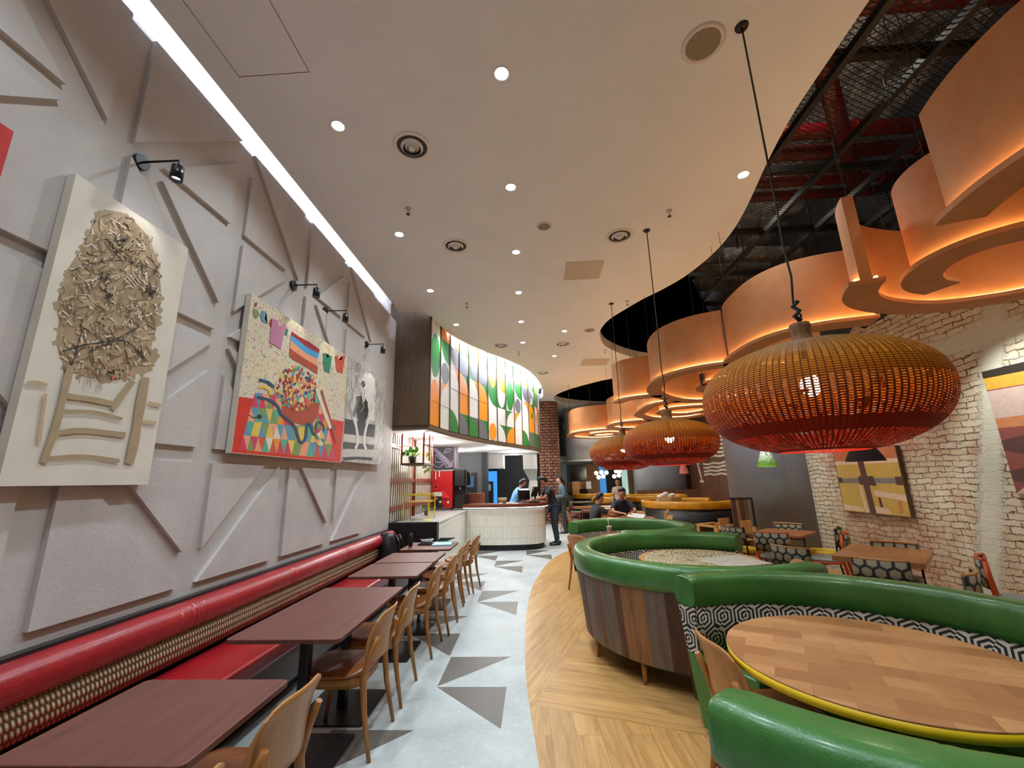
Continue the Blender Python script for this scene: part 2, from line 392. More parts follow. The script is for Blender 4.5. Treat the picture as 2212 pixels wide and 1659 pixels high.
def brickwall():
    m = newmat('distressed_brick', srgb(200, 180, 150), .85); t = NT(m); o = t.coord(); x = t.xyz(o)
    w0 = t.noise(o, 2.2, 3, .6, 0, True); ws = t.n.new('ShaderNodeVectorMath'); ws.operation = 'SCALE'; ws.inputs['Scale'].default_value = .11; t.link(w0, ws.inputs[0])
    ad = t.n.new('ShaderNodeVectorMath'); ad.operation = 'ADD'; t.link(t.comb(x[1], x[2]), ad.inputs[0]); t.link(ws.outputs[0], ad.inputs[1])
    w1 = t.noise(o, 14, 3, .7, 0, True); ws1 = t.n.new('ShaderNodeVectorMath'); ws1.operation = 'SCALE'; ws1.inputs['Scale'].default_value = .06; t.link(w1, ws1.inputs[0])
    ad1 = t.n.new('ShaderNodeVectorMath'); ad1.operation = 'ADD'; t.link(ad.outputs[0], ad1.inputs[0]); t.link(ws1.outputs[0], ad1.inputs[1])
    br = t.n.new('ShaderNodeTexBrick'); t.link(ad1.outputs[0], br.inputs['Vector']); br.inputs['Scale'].default_value = 1
    br.inputs['Brick Width'].default_value = .22; br.inputs['Row Height'].default_value = .072; br.inputs['Mortar Size'].default_value = .007; br.inputs['Mortar Smooth'].default_value = .35
    br.inputs['Color1'].default_value = srgb(220, 212, 188); br.inputs['Color2'].default_value = srgb(204, 186, 156); br.inputs['Mortar'].default_value = srgb(92, 72, 60)
    n = t.noise(o, 1.3, 5, .7, .6); n2 = t.noise(o, 9, 5, .75); n3 = t.noise(o, 30, 4, .7)
    # worn red patch beside the plaster stripe
    yb = t.m('ABSOLUTE', t.m('SUBTRACT', x[1], 6.4)); near = t.m('SUBTRACT', 1.0, t.step(yb, .5, 1.9))
    redm = t.step(t.m('ADD', t.m('MULTIPLY', n, 1.0), t.m('MULTIPLY', near, .26)), .58, .74)
    redm = t.m('MULTIPLY', redm, t.step(n2, .3, .55))
    c = t.mix(t.m('MULTIPLY', redm, .7), br.outputs[0], srgb(160, 88, 60))
    c = t.mix(t.m('MULTIPLY', t.step(n2, .55, .75), .5), c, srgb(222, 206, 178))
    c = t.mix(t.m('MULTIPLY', t.m('SUBTRACT', 1.0, t.step(n3, .25, .42)), .45), c, srgb(110, 80, 60))
    c = t.mix(t.m('MULTIPLY', t.step(t.noise(o, 4, 4, .7), .42, .62), .45), c, srgb(220, 208, 186))
    ck = t.noise(t.mapv(o, (1, 3, 13)), 2.6, 4, .65, .8); c = t.mix(t.m('MULTIPLY', t.m('SUBTRACT', 1.0, t.step(ck, .30, .37)), .75), c, srgb(86, 60, 46))
    c = t.mix(t.m('MULTIPLY', br.outputs['Fac'], t.m('MULTIPLY', t.step(n2, .44, .66), .7)), c, srgb(104, 78, 60))
    # pale plaster patches: vertical stripe and blotch near the top
    sy = t.m('ADD', t.m('MULTIPLY', x[2], -.28), 5.35); ps = t.m('ABSOLUTE', t.m('SUBTRACT', x[1], sy))
    pm = t.m('SUBTRACT', 1.0, t.step(t.m('ADD', ps, t.m('MULTIPLY', n2, .22)), .2, .27))
    tz = t.m('ABSOLUTE', t.m('SUBTRACT', x[2], t.m('ADD', 2.95, t.m('MULTIPLY', x[1], .02)))); pm2 = t.m('SUBTRACT', 1.0, t.step(t.m('ADD', tz, t.m('MULTIPLY', n, .5)), .32, .44))
    pm = t.m('MAXIMUM', pm, pm2)
    spk = t.m('SUBTRACT', 1.0, t.m('MULTIPLY', t.m('SUBTRACT', 1.0, t.step(n3, .3, .36)), .7))
    t.link(t.mix(t.m('MULTIPLY', pm, spk), c, srgb(206, 204, 190)), t.p.inputs['Base Color'])
    hh = t.m('ADD', t.m('MULTIPLY', t.m('SUBTRACT', 1.0, br.outputs['Fac']), t.m('SUBTRACT', 1.0, t.m('MULTIPLY', pm, .9))), t.m('MULTIPLY', n2, .6))
    t.bump(hh, .8, .02); return m
M['brick'] = brickwall()
def brickcol():
    m = newmat('red_brown_brick', srgb(130, 84, 62), .85); t = NT(m); o = t.coord(); x = t.xyz(o)
    br = t.n.new('ShaderNodeTexBrick'); t.link(t.comb(t.m('ADD', x[0], x[1]), x[2]), br.inputs['Vector']); br.inputs['Scale'].default_value = 1
    br.inputs['Brick Width'].default_value = .22; br.inputs['Row Height'].default_value = .11; br.inputs['Mortar Size'].default_value = .018; br.inputs['Mortar Smooth'].default_value = .4
    br.inputs['Color1'].default_value = srgb(186, 136, 108); br.inputs['Color2'].default_value = srgb(156, 108, 84); br.inputs['Mortar'].default_value = srgb(70, 42, 32)
    n = t.noise(o, 6, 4, .7); t.link(t.mix(t.m('MULTIPLY', t.step(n, .5, .7), .4), br.outputs[0], srgb(170, 130, 100)), t.p.inputs['Base Color'])
    t.bump(t.m('SUBTRACT', 1.0, br.outputs['Fac']), .9, .04); return m
M['brickcol'] = brickcol()
M['grey'] = plain('dark_grey_plaster', (140, 144, 154), .6, var=.05, scale=4)
M['greyk'] = plain('kitchen_grey_wall', (84, 84, 88), .6, var=.05)
M['dark'] = plain('near_black_wall', (30, 30, 34), .6, var=.1)
M['white'] = plain('white_enamel', (226, 224, 220), .4, var=.02)
M['skin'] = plain('skin_tan', (176, 122, 92), .55, var=.06); M['skin2'] = plain('skin_fair', (206, 160, 132), .55, var=.06)
M['hair'] = plain('black_hair', (20, 16, 15), .5, var=.2, scale=60)

# ---------------------------------------------------------------- floor
m = MB(); m.poly([(-3.3, -2.5, 0), (8, -2.5, 0), (8, 24, 0), (-3.3, 24, 0)])
m.g(1); z = .0012; T = .55
for k in range(-1, 9):
    y = 3.16+2.38*k
    m.poly([(-.84, y+.59, z), (-.28, y+.59, z), (-.28, y+.02, z)])
    m.poly([(-.84, y+1.17, z), (-.28, y+1.17, z), (-.84, y+.60, z)])
    m.poly([(-1.42, y+1.78, z), (-.86, y+1.78, z), (-.86, y+1.20, z)])
    m.poly([(-1.42, y, z), (-.86, y, z), (-1.42, y-.58, z)])
m.poly([(-.24, 9.71, z), (.31, 9.71, z), (.31, 9.14, z)]); m.poly([(-.24, 10.3, z), (.31, 10.3, z), (-.24, 9.74, z)])
struct(m, 'floor', [M['tile'], M['dtile']], 'pale concrete tile floor with dark grey triangles')
edge = catmull([(.45, -2.5), (.3, -.5), (.12, 1.2), (-.03, 2.8), (-.13, 3.94), (-.16, 5.2), (-.13, 6.35), (-.04, 7.3), (.22, 8.84), (.65, 10.06), (1.3, 11.2), (2.3, 12.6), (3.4, 15)], 6)
def halfclip(P, a, n):
    o = []
    for i in range(len(P)):
        p, q = P[i], P[(i+1) % len(P)]; dp, dq = (p-a).dot(n), (q-a).dot(n)
        if dp >= 0: o.append(p)
        if dp*dq < 0: o.append(p+(q-p)*(dp/(dp-dq)))
    return o
full = [Vector((p.x, p.y)) for p in edge]+[Vector((8, 15)), Vector((8, -2.5))]
s1a, s1n = Vector((-.09, 3.41)), Vector((-1.48, .55)).normalized()      # seam A: from the tile edge up to the right
s2a, s2n = Vector((-.02, 3.45)), Vector((.33, 1.0)).normalized()       # seam B: falls to the right
m = MB(); zz = .003
def fan(P, k):
    m.g(k); m.poly([(p.x, p.y, zz) for p in P])
fan(halfclip(full, s1a, s1n), 0)
rest = halfclip(full, s1a, -s1n); fan(halfclip(rest, s2a, s2n), 1); fan(halfclip(rest, s2a, -s2n), 2)
bmesh.ops.triangulate(m.bm, faces=m.bm.faces)
struct(m, 'floor', [M['oak0'], M['oak1'], M['oak2']], 'oak plank floor area with a curved edge')

# ---------------------------------------------------------------- left wall with raised half-timber panels
S = 1.136
m = MB()
m.box(WX-.35, WX, -2.5, 7.24, 0, 4.575)              # wall up to the cove ledge
m.box(WX-.35, WX-.12, -2.5, 7.24, 4.575, 5.15)        # recess behind the ledge
U = lambda y: y*S
V_ = lambda zz: 1.6+(zz-1.6)*S
def tri(P):                                       # raised prism on the wall, P in (y,z)
    for tris in (P,):
        a = [m.v((WX-.001, U(y), V_(z))) for y, z in tris]; b = [m.v((WX+.03, U(y), V_(z))) for y, z in tris]
        n = len(a); m.f(b); m.f(a[::-1])
        for i in range(n): j = (i+1) % n; m.f([a[i], a[j], b[j], b[i]])
ROW = [(1.02, 1.765), (1.86, 2.58), (2.67, 3.41), (3.50, 4.225)]
for r, (z0, z1) in enumerate(ROW, 1):
    for k in range(-4, 6):
        y0 = 1.765+.905*(k-1)+.075; y1 = y0+.755
        up = (r+k) % 2 == 1; h = z1-z0; g = .20
        if k == 5: y1 = min(y1, 6.32)
        if y1-y0 < .1: continue
        if k == 5: continue
        lowfull = r in (1, 3)
        if up:
            lo = [(y0, z0), (y1, z0), (y1, z1)] if lowfull else [(y0+g, z0), (y1, z0), (y1, z1-g)]
            hi = [(y0, z0+g), (y1-g, z1), (y0, z1)] if lowfull else [(y0, z0), (y1, z1), (y0, z1)]
        else:
            lo = [(y0, z0), (y1, z0), (y0, z1)] if lowfull else [(y0, z0), (y1-g, z0), (y0, z1-g)]
            hi = [(y0+g, z1), (y1, z0+g), (y1, z1)] if lowfull else [(y0, z1), (y1, z0), (y1, z1)]
        tri(lo); tri(hi)
struct(m, 'wall_left', M['wall'], 'white textured wall with raised triangular panels')
# cove light lying on the slab edge
m = MB(); m.box(-2.31, -2.28, -2.4, 6.9, 4.86, 4.885)
o = m.build('led_strip', M['ledw']); tag(o, 'long white led strip hidden in the cove beside the panelled wall', 'light strip', kind=None)
0 and area('cove_light', (-2.36, 2.3, 4.95), (-2.62, 2.3, 4.8), 120, .06, 9.2, (.86, .92, 1))

# ---------------------------------------------------------------- ceilings
void1 = [(2.25, -2.5), (2.3, 0), (2.32, 1.5), (2.34, 2.6), (2.36, 3.12), (2.45, 3.70), (2.60, 4.45), (2.65, 4.99), (2.61, 5.5), (2.46, 6.06), (2.24, 6.5), (2.02, 6.83), (1.79, 7.28), (1.58, 7.76), (1.50, 8.32), (1.58, 8.84), (1.84, 9.52), (2.57, 10.38), (3.6, 10.9), (6.6, 11.3)]
void2 = [(6.6, 11.9), (4, 12.1), (2.63, 12.7), (1.9, 13.4), (1.24, 14.3), (.85, 15.38), (1.14, 16.5), (2.18, 17.4), (3.42, 17.87), (6.6, 18.2)]
v1 = [(p.x, p.y) for p in catmull(void1, 6)]; v2 = [(p.x, p.y) for p in catmull(void2, 6)]
boxedge = [(p.x, p.y) for p in catmull([(-1.9, 7.0), (-1.76, 7.9), (-1.49, 8.71), (-1.06, 9.52), (-.55, 10.35), (-.08, 11.39), (.25, 12.86), (.42, 14.7), (.3, 15.7), (-.5, 16.1), (-3.2, 16.2)], 6)]
P = [(-2.355, -2.5)]+v1+v2+[(6.6, 21.5), (-3.3, 21.5)]+boxedge[::-1]+[(-2.355, 6.98)]
m = MB(); m.prism(P, CZ, CZ+.2)
bmesh.ops.triangulate(m.bm, faces=[f for f in m.bm.faces if len(f.verts) > 4])
for f in m.bm.faces:
    if f.calc_center_median().z > CZ+.19: f.material_index = 1
struct(m, 'ceiling', [M['ceil'], M['void']], 'white plaster ceiling slab with curved openings')
m = MB(); m.box(-3.3, -1.7, -2.5, 7, 5.1, 5.2); m.box(-3.3, .8, 7, 16.6, 5.1, 5.2); m.box(-3.3, -3.2, 7, 21.5, 0, 5.1)
struct(m, 'ceiling', M['ceil'], 'white lid above the light coves')
m = MB(); m.box(.9, 7, -2.5, 21.5, 6.3, 6.4); struct(m, 'ceiling', M['foil'], 'dark foil-backed service void above the ceiling')
m = MB(); m.box(.85, .95, -2.5, 21.5, 4.86, 6.3); m.box(.9, 7, 21.5, 21.6, 4.0, 6.3); m.box(.9, 7, -2.6, -2.5, 0, 6.3)
struct(m, 'wall_void', M['void'], 'black lining of the service void')
# closing walls behind the camera
m = MB(); m.box(-3.3, .9, -2.6, -2.5, 0, 5.2); struct(m, 'wall_back', M['wall'], 'plain wall behind the viewpoint')

# ---------------------------------------------------------------- right brick wall
m = MB(); Y0, Y1 = -2.5, 8.25; n = 60; top = [3.72+.05*sin(i*1.7)+.04*sin(i*3.1+1) for i in range(n+1)]
for i in range(n):
    ya, yb = Y0+(Y1-Y0)*i/n, Y0+(Y1-Y0)*(i+1)/n
    m.g(0).poly([(BX, ya, 0), (BX, yb, 0), (BX, yb, top[i+1]), (BX, ya, top[i])])
    m.poly([(BX, ya, top[i]), (BX, yb, top[i+1]), (BX+.03, yb, top[i+1]), (BX+.03, ya, top[i])])
m.g(1).box(BX+.03, BX+.3, Y0, Y1, 0, 6.3)
struct(m, 'wall_right', [M['brick'], M['dark']], 'worn whitewashed brick wall with a dark band above', normals=True)
m = MB(); m.lathe([(.9, 0), (.9, 6.2)], (4.92, 8.89, 0), 48); struct(m, 'wall_column', M['grey'], 'big dark grey round column')
m = MB(); m.lathe([(1.05, 0), (1.05, 6.2)], (5.3, 18.2, 0), 48); struct(m, 'wall_column', M['grey'], 'far dark grey round column')
m = MB(); m.box(6.4, 6.6, 8.2, 21.5, 0, 6.2); m.g(1).box(BX, 6.5, 8.2, 8.3, 0, 6.2)
M['rwood'] = wood('rusty_wood_panelling', (120, 78, 54), (74, 44, 30), .5, 2, 2, plank=(1.2, .3), var=1.2)
struct(m, 'wall_right', [M['rwood'], M['dark']], 'reddish wood panelled wall beyond the column')
# brick column by the counter
m = MB(); m.g(0, False); m.rbox(.22, 1.02, 16.3, 17.1, 0, CZ, .2, 6)
for k in range(40):
    z = .06+k*.115; m.box(.66-.05*(k % 2), .76-.05*(k % 2), 16.24, 16.32, z, z+.06); m.box(.30+.05*(k % 2), .42+.05*(k % 2), 16.26, 16.32, z, z+.06)
o = struct(m, 'wall_column', M['brickcol'], 'red brown brick column with rounded corners')
# skirting
m = MB(); m.box(WX, WX+.012, -2.4, 7.2, 0, .1); struct(m, 'baseboard_left', M['black'])
# ---------------------------------------------------------------- paintings on the left wall
def onwall(px, py, X):
    v = CR*((px-1106)/F_PX) - CU*((py-829.5)/F_PX) + CF; q = Vector((0, 0, CAMH))+v*(X/v.x); return q.y, q.z
class Canvas:
    """a stretched canvas facing +X (or -X) with painted shapes on its front"""
    def __init__(s, X, y0, y1, z0, z1, depth, mats, zoom=(0, 0, 1), sgn=1):
        s.X, s.y0, s.y1, s.z0, s.z1, s.d = X, y0, y1, z0, z1, depth; s.mats = mats; s.m = MB(); s.off = .0006; s.zoom = zoom; s.sgn = sgn
        s.m.g(0); s.m.box(min(X, X-sgn*depth), max(X, X-sgn*depth), y0, y1, z0, z1)
    def w(s, p): 
        x = s.zoom[0]+p[0]*s.zoom[2]; y = s.zoom[1]+p[1]*s.zoom[2]
        a, b = onwall(x, y, s.X); return (min(max(a, s.y0+.004), s.y1-.004), min(max(b, s.z0+.004), s.z1-.004))
    def poly(s, pts, k, world=False):
        P = pts if world else [s.w(p) for p in pts]
        s.off += .000012; s.m.g(k); s.m.poly([(s.X+s.sgn*s.off, a, b) for a, b in P])
    def oval(s, c, rx, ry, k, rot=0, n=12):
        s.poly([(c[0]+rx*cos(2*pi*i/n)*cos(rot)-ry*sin(2*pi*i/n)*sin(rot), c[1]+rx*cos(2*pi*i/n)*sin(rot)+ry*sin(2*pi*i/n)*cos(rot)) for i in range(n)], k)
    def stroke(s, pts, wd, k, n=5):
        P = catmull([(x, y) for x, y in pts], n); w_ = [wd*((.75+.35*sin(i*2.1+pts[0][0])) if wd < 6.5 and s.zoom[2] == 1 else .95+.07*sin(i*.9+pts[0][0])) for i in range(len(P))]
        A, B = [], []
        for i, p in enumerate(P):
            t = P[min(i+1, len(P)-1)]-P[max(i-1, 0)]
            if t.length < 1e-6: t = Vector((1, 0))
            t.normalize(); q = Vector((-t.y, t.x))*w_[i]/2; A.append(p+q); B.append(p-q)
        s.off += .000012; s.m.g(k)
        for i in range(len(P)-1):
            s.m.poly([(s.X+s.sgn*s.off, *s.w(q)) for q in (A[i], A[i+1], B[i+1], B[i])])
    def done(s, name, label, group=None):
        bmesh.ops.triangulate(s.m.bm, faces=[f for f in s.m.bm.faces if len(f.verts) > 4])
        o = s.m.build(name, s.mats, normals=False); return tag(o, label, 'painting', group)
def pm(rgb, rough=.6): return plain('paint_%d_%d_%d' % rgb, rgb, rough, var=.06, scale=20)
rnd = random.Random(3)
def inside(p, P):
    c = False
    for i in range(len(P)):
        a, b = P[i], P[i-1]
        if (a[1] > p[1]) != (b[1] > p[1]) and p[0] < (b[0]-a[0])*(p[1]-a[1])/(b[1]-a[1])+a[0]: c = not c
    return c
PX = WX+.088
cream = plain('canvas_cream', (222, 215, 200), .7, var=.05, scale=3, bump=.1, bscale=300)
c = Canvas(PX, 1.79, 2.535, 1.63, 3.27, .05, [cream, pm((172, 150, 118)), pm((140, 116, 86)), pm((232, 222, 204)), pm((38, 38, 36)), pm((196, 172, 138)), pm((202, 96, 96)), pm((160, 138, 104))])
hood = [(200, 480), (225, 452), (258, 458), (290, 478), (322, 512), (342, 570), (349, 640), (340, 700), (326, 752), (338, 768), (318, 800), (285, 812), (240, 822), (175, 812), (140, 800), (120, 740), (128, 690), (120, 660), (140, 610), (150, 575), (185, 520)]
c.poly(hood, 1)
for _ in range(60):      # ragged rim
    i = rnd.randrange(len(hood)); a, b = hood[i], hood[i-1]; t = rnd.random(); x, y = a[0]+(b[0]-a[0])*t, a[1]+(b[1]-a[1])*t
    an = rnd.uniform(0, 6.28); L = rnd.uniform(8, 20); c.stroke([(x-L*cos(an)/2, y-L*sin(an)/2), (x, y+3), (x+L*cos(an)/2, y+L*sin(an)/2)], rnd.uniform(5, 11), 1, 3)
def scribble(n, k, w0, w1, L0, L1, P=hood):
    for _ in range(n):
        while True:
            x, y = rnd.uniform(115, 350), rnd.uniform(450, 815)
            if inside((x, y), P): break
        an = rnd.choice([.2, -.5, 1.0, 1.5, 2.4])+rnd.uniform(-.5, .5); L = rnd.uniform(L0, L1)
        q = [(x, y), (x+L*.5*cos(an)+rnd.uniform(-4, 4), y+L*.5*sin(an)+rnd.uniform(-4, 4)), (x+L*cos(an), y+L*sin(an))]
        if inside(q[2], P): c.stroke(q, rnd.uniform(w0, w1), k, 3)
scribble(60, 7, 6, 12, 14, 34); scribble(120, 5, 4, 9, 12, 34); scribble(130, 2, 2, 6, 12, 40); scribble(170, 3, 1.5, 4, 5, 20); scribble(60, 1, 4, 9, 14, 34); scribble(60, 2, 1, 2.5, 20, 50); scribble(46, 4, 1, 2, 8, 34)
for cx, cy in ((252, 528), (235, 645), (322, 625), (222, 605)):
    for _ in range(9):
        x, y = cx+rnd.uniform(-12, 12), cy+rnd.uniform(-14, 14); c.stroke([(x, y), (x+rnd.uniform(-7, 7), y+rnd.uniform(-9, 9)), (x+rnd.uniform(-10, 10), y+rnd.uniform(-10, 10))], 2.6, 4, 3)
c.stroke([(150, 585), (200, 568), (250, 563), (300, 570), (340, 590), (345, 600)], 2, 4)
for q in ([(130, 760), (180, 745), (240, 735), (300, 705)], [(150, 790), (165, 760), (180, 750)], [(170, 700), (172, 720), (158, 765)], [(275, 740), (300, 762), (315, 780)], [(190, 760), (250, 736), (280, 744), (310, 780)]): c.stroke(q, 3, 4)
for k in range(4): c.stroke([(262+k*7, 598-k*3), (285+k*5, 622-k*3)], 2.2, 3)
for q, w_ in (([(150, 790), (135, 850), (118, 920), (90, 1000)], 17), ([(312, 815), (300, 880), (288, 950), (276, 1002)], 21), ([(140, 855), (190, 862), (240, 872)], 12), ([(285, 822), (262, 852), (240, 885)], 13),
              ([(118, 935), (180, 930), (268, 940)], 12), ([(110, 955), (125, 935)], 7), ([(100, 990), (180, 986), (255, 996)], 9), ([(135, 888), (200, 890), (262, 905)], 7)): c.stroke(q, w_, 1)
for q in ([(48, 828), (75, 826), (100, 832)], [(318, 870), (345, 876)], [(305, 910), (335, 914)], [(95, 850), (88, 900), (80, 960)]): c.stroke(q, 8, 5)
for _ in range(16):
    x = rnd.uniform(160, 250); c.stroke([(x, 800), (x+rnd.uniform(-2, 2), 800+rnd.uniform(15, 50))], 1.4, 2, 2)
for _ in range(26): c.oval((245+rnd.gauss(0, 16), 800+rnd.gauss(0, 8)), rnd.uniform(2, 7), rnd.uniform(2, 5), rnd.choice([6, 7, 7, 4, 1]), rnd.random()*3)
c.done('canvas_painting', 'tall cream canvas painted with a hooded brown figure above a wooden chair')

def speckle():
    m = newmat('speckled_cream_paint', srgb(220, 210, 180), .6); t = NT(m); v = t.coord(); n = t.noise(v, 26, 4, .8, 0, True); x = t.n.new('ShaderNodeSeparateColor'); t.link(n, x.inputs[0])
    b = t.ramp(t.noise(v, 3, 3), [(.35, srgb(226, 212, 176)), (.65, srgb(212, 206, 188))])
    b = t.mix(t.step(x.outputs[0], .58, .62), b, srgb(190, 108, 104)); b = t.mix(t.step(x.outputs[1], .58, .62), b, srgb(118, 136, 122)); b = t.mix(t.step(x.outputs[2], .6, .64), b, srgb(214, 190, 110))
    t.link(t.mix(t.step(t.noise(v, 44, 3, .8), .62, .66), b, srgb(92, 74, 62)), t.p.inputs['Base Color']); return m
PAL = [(214, 46, 20), (208, 60, 92), (84, 176, 146), (232, 196, 84), (96, 150, 176), (236, 160, 122), (240, 150, 30), (124, 152, 84), (34, 74, 100), (176, 74, 44), (158, 30, 44), (36, 36, 44), (70, 160, 210), (196, 128, 160), (228, 220, 196), (206, 84, 60), (40, 130, 96)]
c = Canvas(PX, 3.22, 5.145, 1.87, 3.25, .05, [cream, speckle()]+[pm(p) for p in PAL], (450, 550, .2049))
K = {n: i+2 for i, n in enumerate(['red', 'pink', 'mint', 'yel', 'blue', 'peach', 'orange', 'olive', 'navy', 'rust', 'dred', 'blk', 'sky', 'mauve', 'crm', 'coral', 'green'])}
c.poly([(c.y0, c.z0), (c.y1, c.z0), (c.y1, c.z1), (c.y0, c.z1)], 1, True)
c.poly([(300, 1490), (560, 1530), (760, 1600), (1100, 1700), (1430, 1760), (1390, 2200), (230, 2090)], K['red'])
def z4(P): return [(x, y+1366) for x, y in P]   # lower crop to upper crop coordinates
x0, y0 = 310, 690
cols = ['pink', 'olive', 'peach', 'olive', 'orange', 'blue', 'peach', 'pink', 'yel', 'mint', 'peach', 'blue', 'coral', 'mint', 'yel', 'pink', 'blue', 'crm']
for r in range(4):
    yb = 690-r*150; xs = 330+r*40
    for i in range(13-r):
        w_ = 78; xa = xs+i*w_; dy = i*8
        if xa+w_ > 1360: break
        c.poly(z4([(xa, yb+dy), (xa+w_*.5, yb-150+dy), (xa+w_, yb+6+dy)]), K[cols[(i*3+r*5) % 18]])
        if i < 12-r: c.poly(z4([(xa+w_*.5, yb-150+dy), (xa+w_*1.5, yb-146+dy), (xa+w_, yb+6+dy)]), K[cols[(i*5+r*7+2) % 18]])
c.oval((535, 1710), 30, 26, K['blk']); c.stroke([(430, 1690), (470, 1720), (520, 1712)], 12, K['blk'])
bowl = [(770, 1600), (800, 1700), (880, 1770), (1000, 1800), (1100, 1775), (1160, 1690), (1170, 1560)]
c.poly(bowl, K['rust'])
for _ in range(230):
    a, r_ = rnd.uniform(0, 6.28), math.sqrt(rnd.random()); x, y = 930+230*r_*cos(a), 1410+225*r_*sin(a)
    c.oval((x, y), rnd.uniform(10, 15), rnd.uniform(18, 24), K[rnd.choice(['dred', 'yel', 'mint', 'dred', 'blue', 'peach', 'navy', 'coral', 'yel', 'rust'])], rnd.uniform(-.4, .4), 8)
for q, w_, k in (([(530, 1320), (620, 1345), (690, 1400)], 34, 'navy'), ([(520, 1390), (620, 1410), (660, 1480)], 30, 'yel'), ([(510, 1500), (640, 1535), (720, 1590), (770, 1690), (860, 1760), (920, 1840), (950, 1950), (985, 1980), (1020, 1930), (1040, 1790), (1075, 1800), (1110, 1890), (1180, 1910)], 30, 'navy'),
                 ([(1130, 1860), (1135, 1790), (1170, 1765), (1210, 1800), (1215, 1860)], 20, 'navy'), ([(1250, 1840), (1290, 1790), (1330, 1830), (1310, 1880)], 18, 'navy'),
                 ([(1140, 1410), (1170, 1500), (1210, 1620), (1260, 1760), (1290, 1830)], 40, 'crm'), ([(1190, 1430), (1230, 1580), (1290, 1760), (1350, 1980)], 26, 'rust')): c.stroke(q, w_, K[k])
for i in range(8):
    a = i*pi/4; c.poly(z4([(1175, 580), (1175+52*cos(a), 580+78*sin(a)), (1175+52*cos(a+.75), 580+78*sin(a+.75))]), K[['green', 'crm', 'yel', 'peach'][i % 4]])
for P_, k in (([(470, 560), (520, 590), (530, 640), (500, 680), (470, 620)], 'olive'), ([(560, 590), (605, 600), (590, 680), (620, 730), (560, 700), (545, 650)], 'blue'), ([(485, 510), (510, 500), (505, 545), (482, 550)], 'dred'),
               ([(665, 670), (720, 690), (745, 760), (800, 730), (830, 790), (800, 800), (760, 1000), (640, 920)], 'mauve'), ([(645, 690), (670, 670), (665, 760), (640, 750)], 'dred'), ([(815, 780), (840, 790), (825, 850), (800, 840)], 'green'),
               ([(875, 810), (960, 870), (1060, 920), (1170, 1000), (1165, 1040), (1040, 980), (940, 900), (870, 850)], 'dred'), ([(870, 850), (940, 900), (1040, 980), (1165, 1040), (1150, 1100), (1020, 1040), (930, 960), (865, 900)], 'sky'),
               ([(865, 900), (930, 960), (1020, 1040), (1150, 1100), (1150, 1180), (1000, 1090), (900, 1020), (855, 985)], 'peach'), ([(855, 985), (900, 1020), (1000, 1090), (1150, 1180), (1145, 1260), (1010, 1170), (900, 1110), (850, 1070)], 'rust'),
               ([(1205, 1040), (1235, 1040), (1250, 1090), (1275, 1065), (1300, 1070), (1275, 1250), (1215, 1220)], 'green'), ([(1330, 1070), (1365, 1065), (1370, 1110), (1405, 1110), (1410, 1065), (1440, 1065), (1412, 1250), (1352, 1230)], 'coral')): c.poly(P_, K[k])
c.done('canvas_painting', 'wide colourful canvas with a basket of fruit, hung clothes and a triangle patterned cloth')

def greywash():
    m = newmat('grey_brush_wash', srgb(200, 196, 188), .6); t = NT(m); v = t.mapv(t.coord(), (1, 1.5, .7))
    n = t.noise(v, 5, 6, .75, 1.5); t.link(t.ramp(n, [(.28, srgb(70, 68, 66)), (.42, srgb(160, 156, 150)), (.6, srgb(214, 208, 198))]), t.p.inputs['Base Color']); return m
c = Canvas(PX, 5.165, 6.585, 1.89, 3.27, .05, [cream, greywash(), pm((56, 54, 54)), pm((226, 222, 214)), pm((120, 116, 112)), pm((202, 194, 180)), pm((30, 29, 30))], (450, 550, .2049))
c.poly([(c.y0, c.z0), (c.y1, c.z0), (c.y1, c.z1), (c.y0, c.z1)], 1, True)
c.poly([(1640, 1250), (1700, 1250), (1760, 1300), (1750, 1760), (1700, 1740), (1650, 1500), (1600, 1350)], 3)
c.poly(z4([(1430, 360), (1760, 430), (1750, 560), (1420, 520)]), 2); c.poly(z4([(1415, 540), (1750, 580), (1750, 610), (1420, 600)]), 5)
c.poly(z4([(1420, 605), (1750, 640), (1745, 690), (1415, 680)]), 2); c.poly(z4([(1410, 690), (1800, 700), (1790, 770), (1405, 765)]), 5); c.stroke(z4([(1420, 790), (1560, 780), (1730, 790)]), 34, 2)
c.poly([(1560, 1500), (1640, 1480), (1680, 1560), (1680, 1700), (1640, 1790), (1580, 1760), (1560, 1650)], 2)
c.poly([(1575, 1510), (1600, 1500), (1560, 1660), (1535, 1720), (1520, 1690)], 4); c.poly([(1665, 1540), (1690, 1640), (1665, 1740), (1640, 1720)], 6)
c.oval((1632, 1425), 24, 58, 3); c.oval((1632, 1365), 26, 34, 6); c.poly([(1618, 1480), (1648, 1480), (1652, 1540), (1628, 1560)], 3)
c.stroke([(1622, 1415), (1642, 1415)], 4, 6, 2); c.stroke([(1626, 1462), (1640, 1462)], 4, 6, 2)
for q in (z4([(1540, 350), (1560, 460), (1575, 600), (1550, 680)]), z4([(1690, 350), (1660, 470), (1640, 600), (1660, 690)])): c.stroke(q, 30, 3); c.stroke([(x-13, y) for x, y in q], 4, 6)
for _ in range(26):
    x, y = rnd.uniform(1480, 1780), rnd.uniform(1180, 1700); c.stroke([(x, y), (x+rnd.uniform(-20, 20), y+50), (x+rnd.uniform(-30, 30), y+110)], 4, rnd.choice([2, 4, 3]), 3)
c.done('canvas_painting', 'black and white canvas of a seated man beside the wooden cupboard')
c = Canvas(PX, -.1, 1.515, 1.9, 3.27, .05, [pm((196, 44, 34)), pm((206, 62, 44))]); c.poly([(.3, 2.1), (1.2, 2.0), (1.1, 3.1), (.5, 3.2)], 1, True)
c.done('canvas_painting', 'red canvas cut off by the left edge of the view')

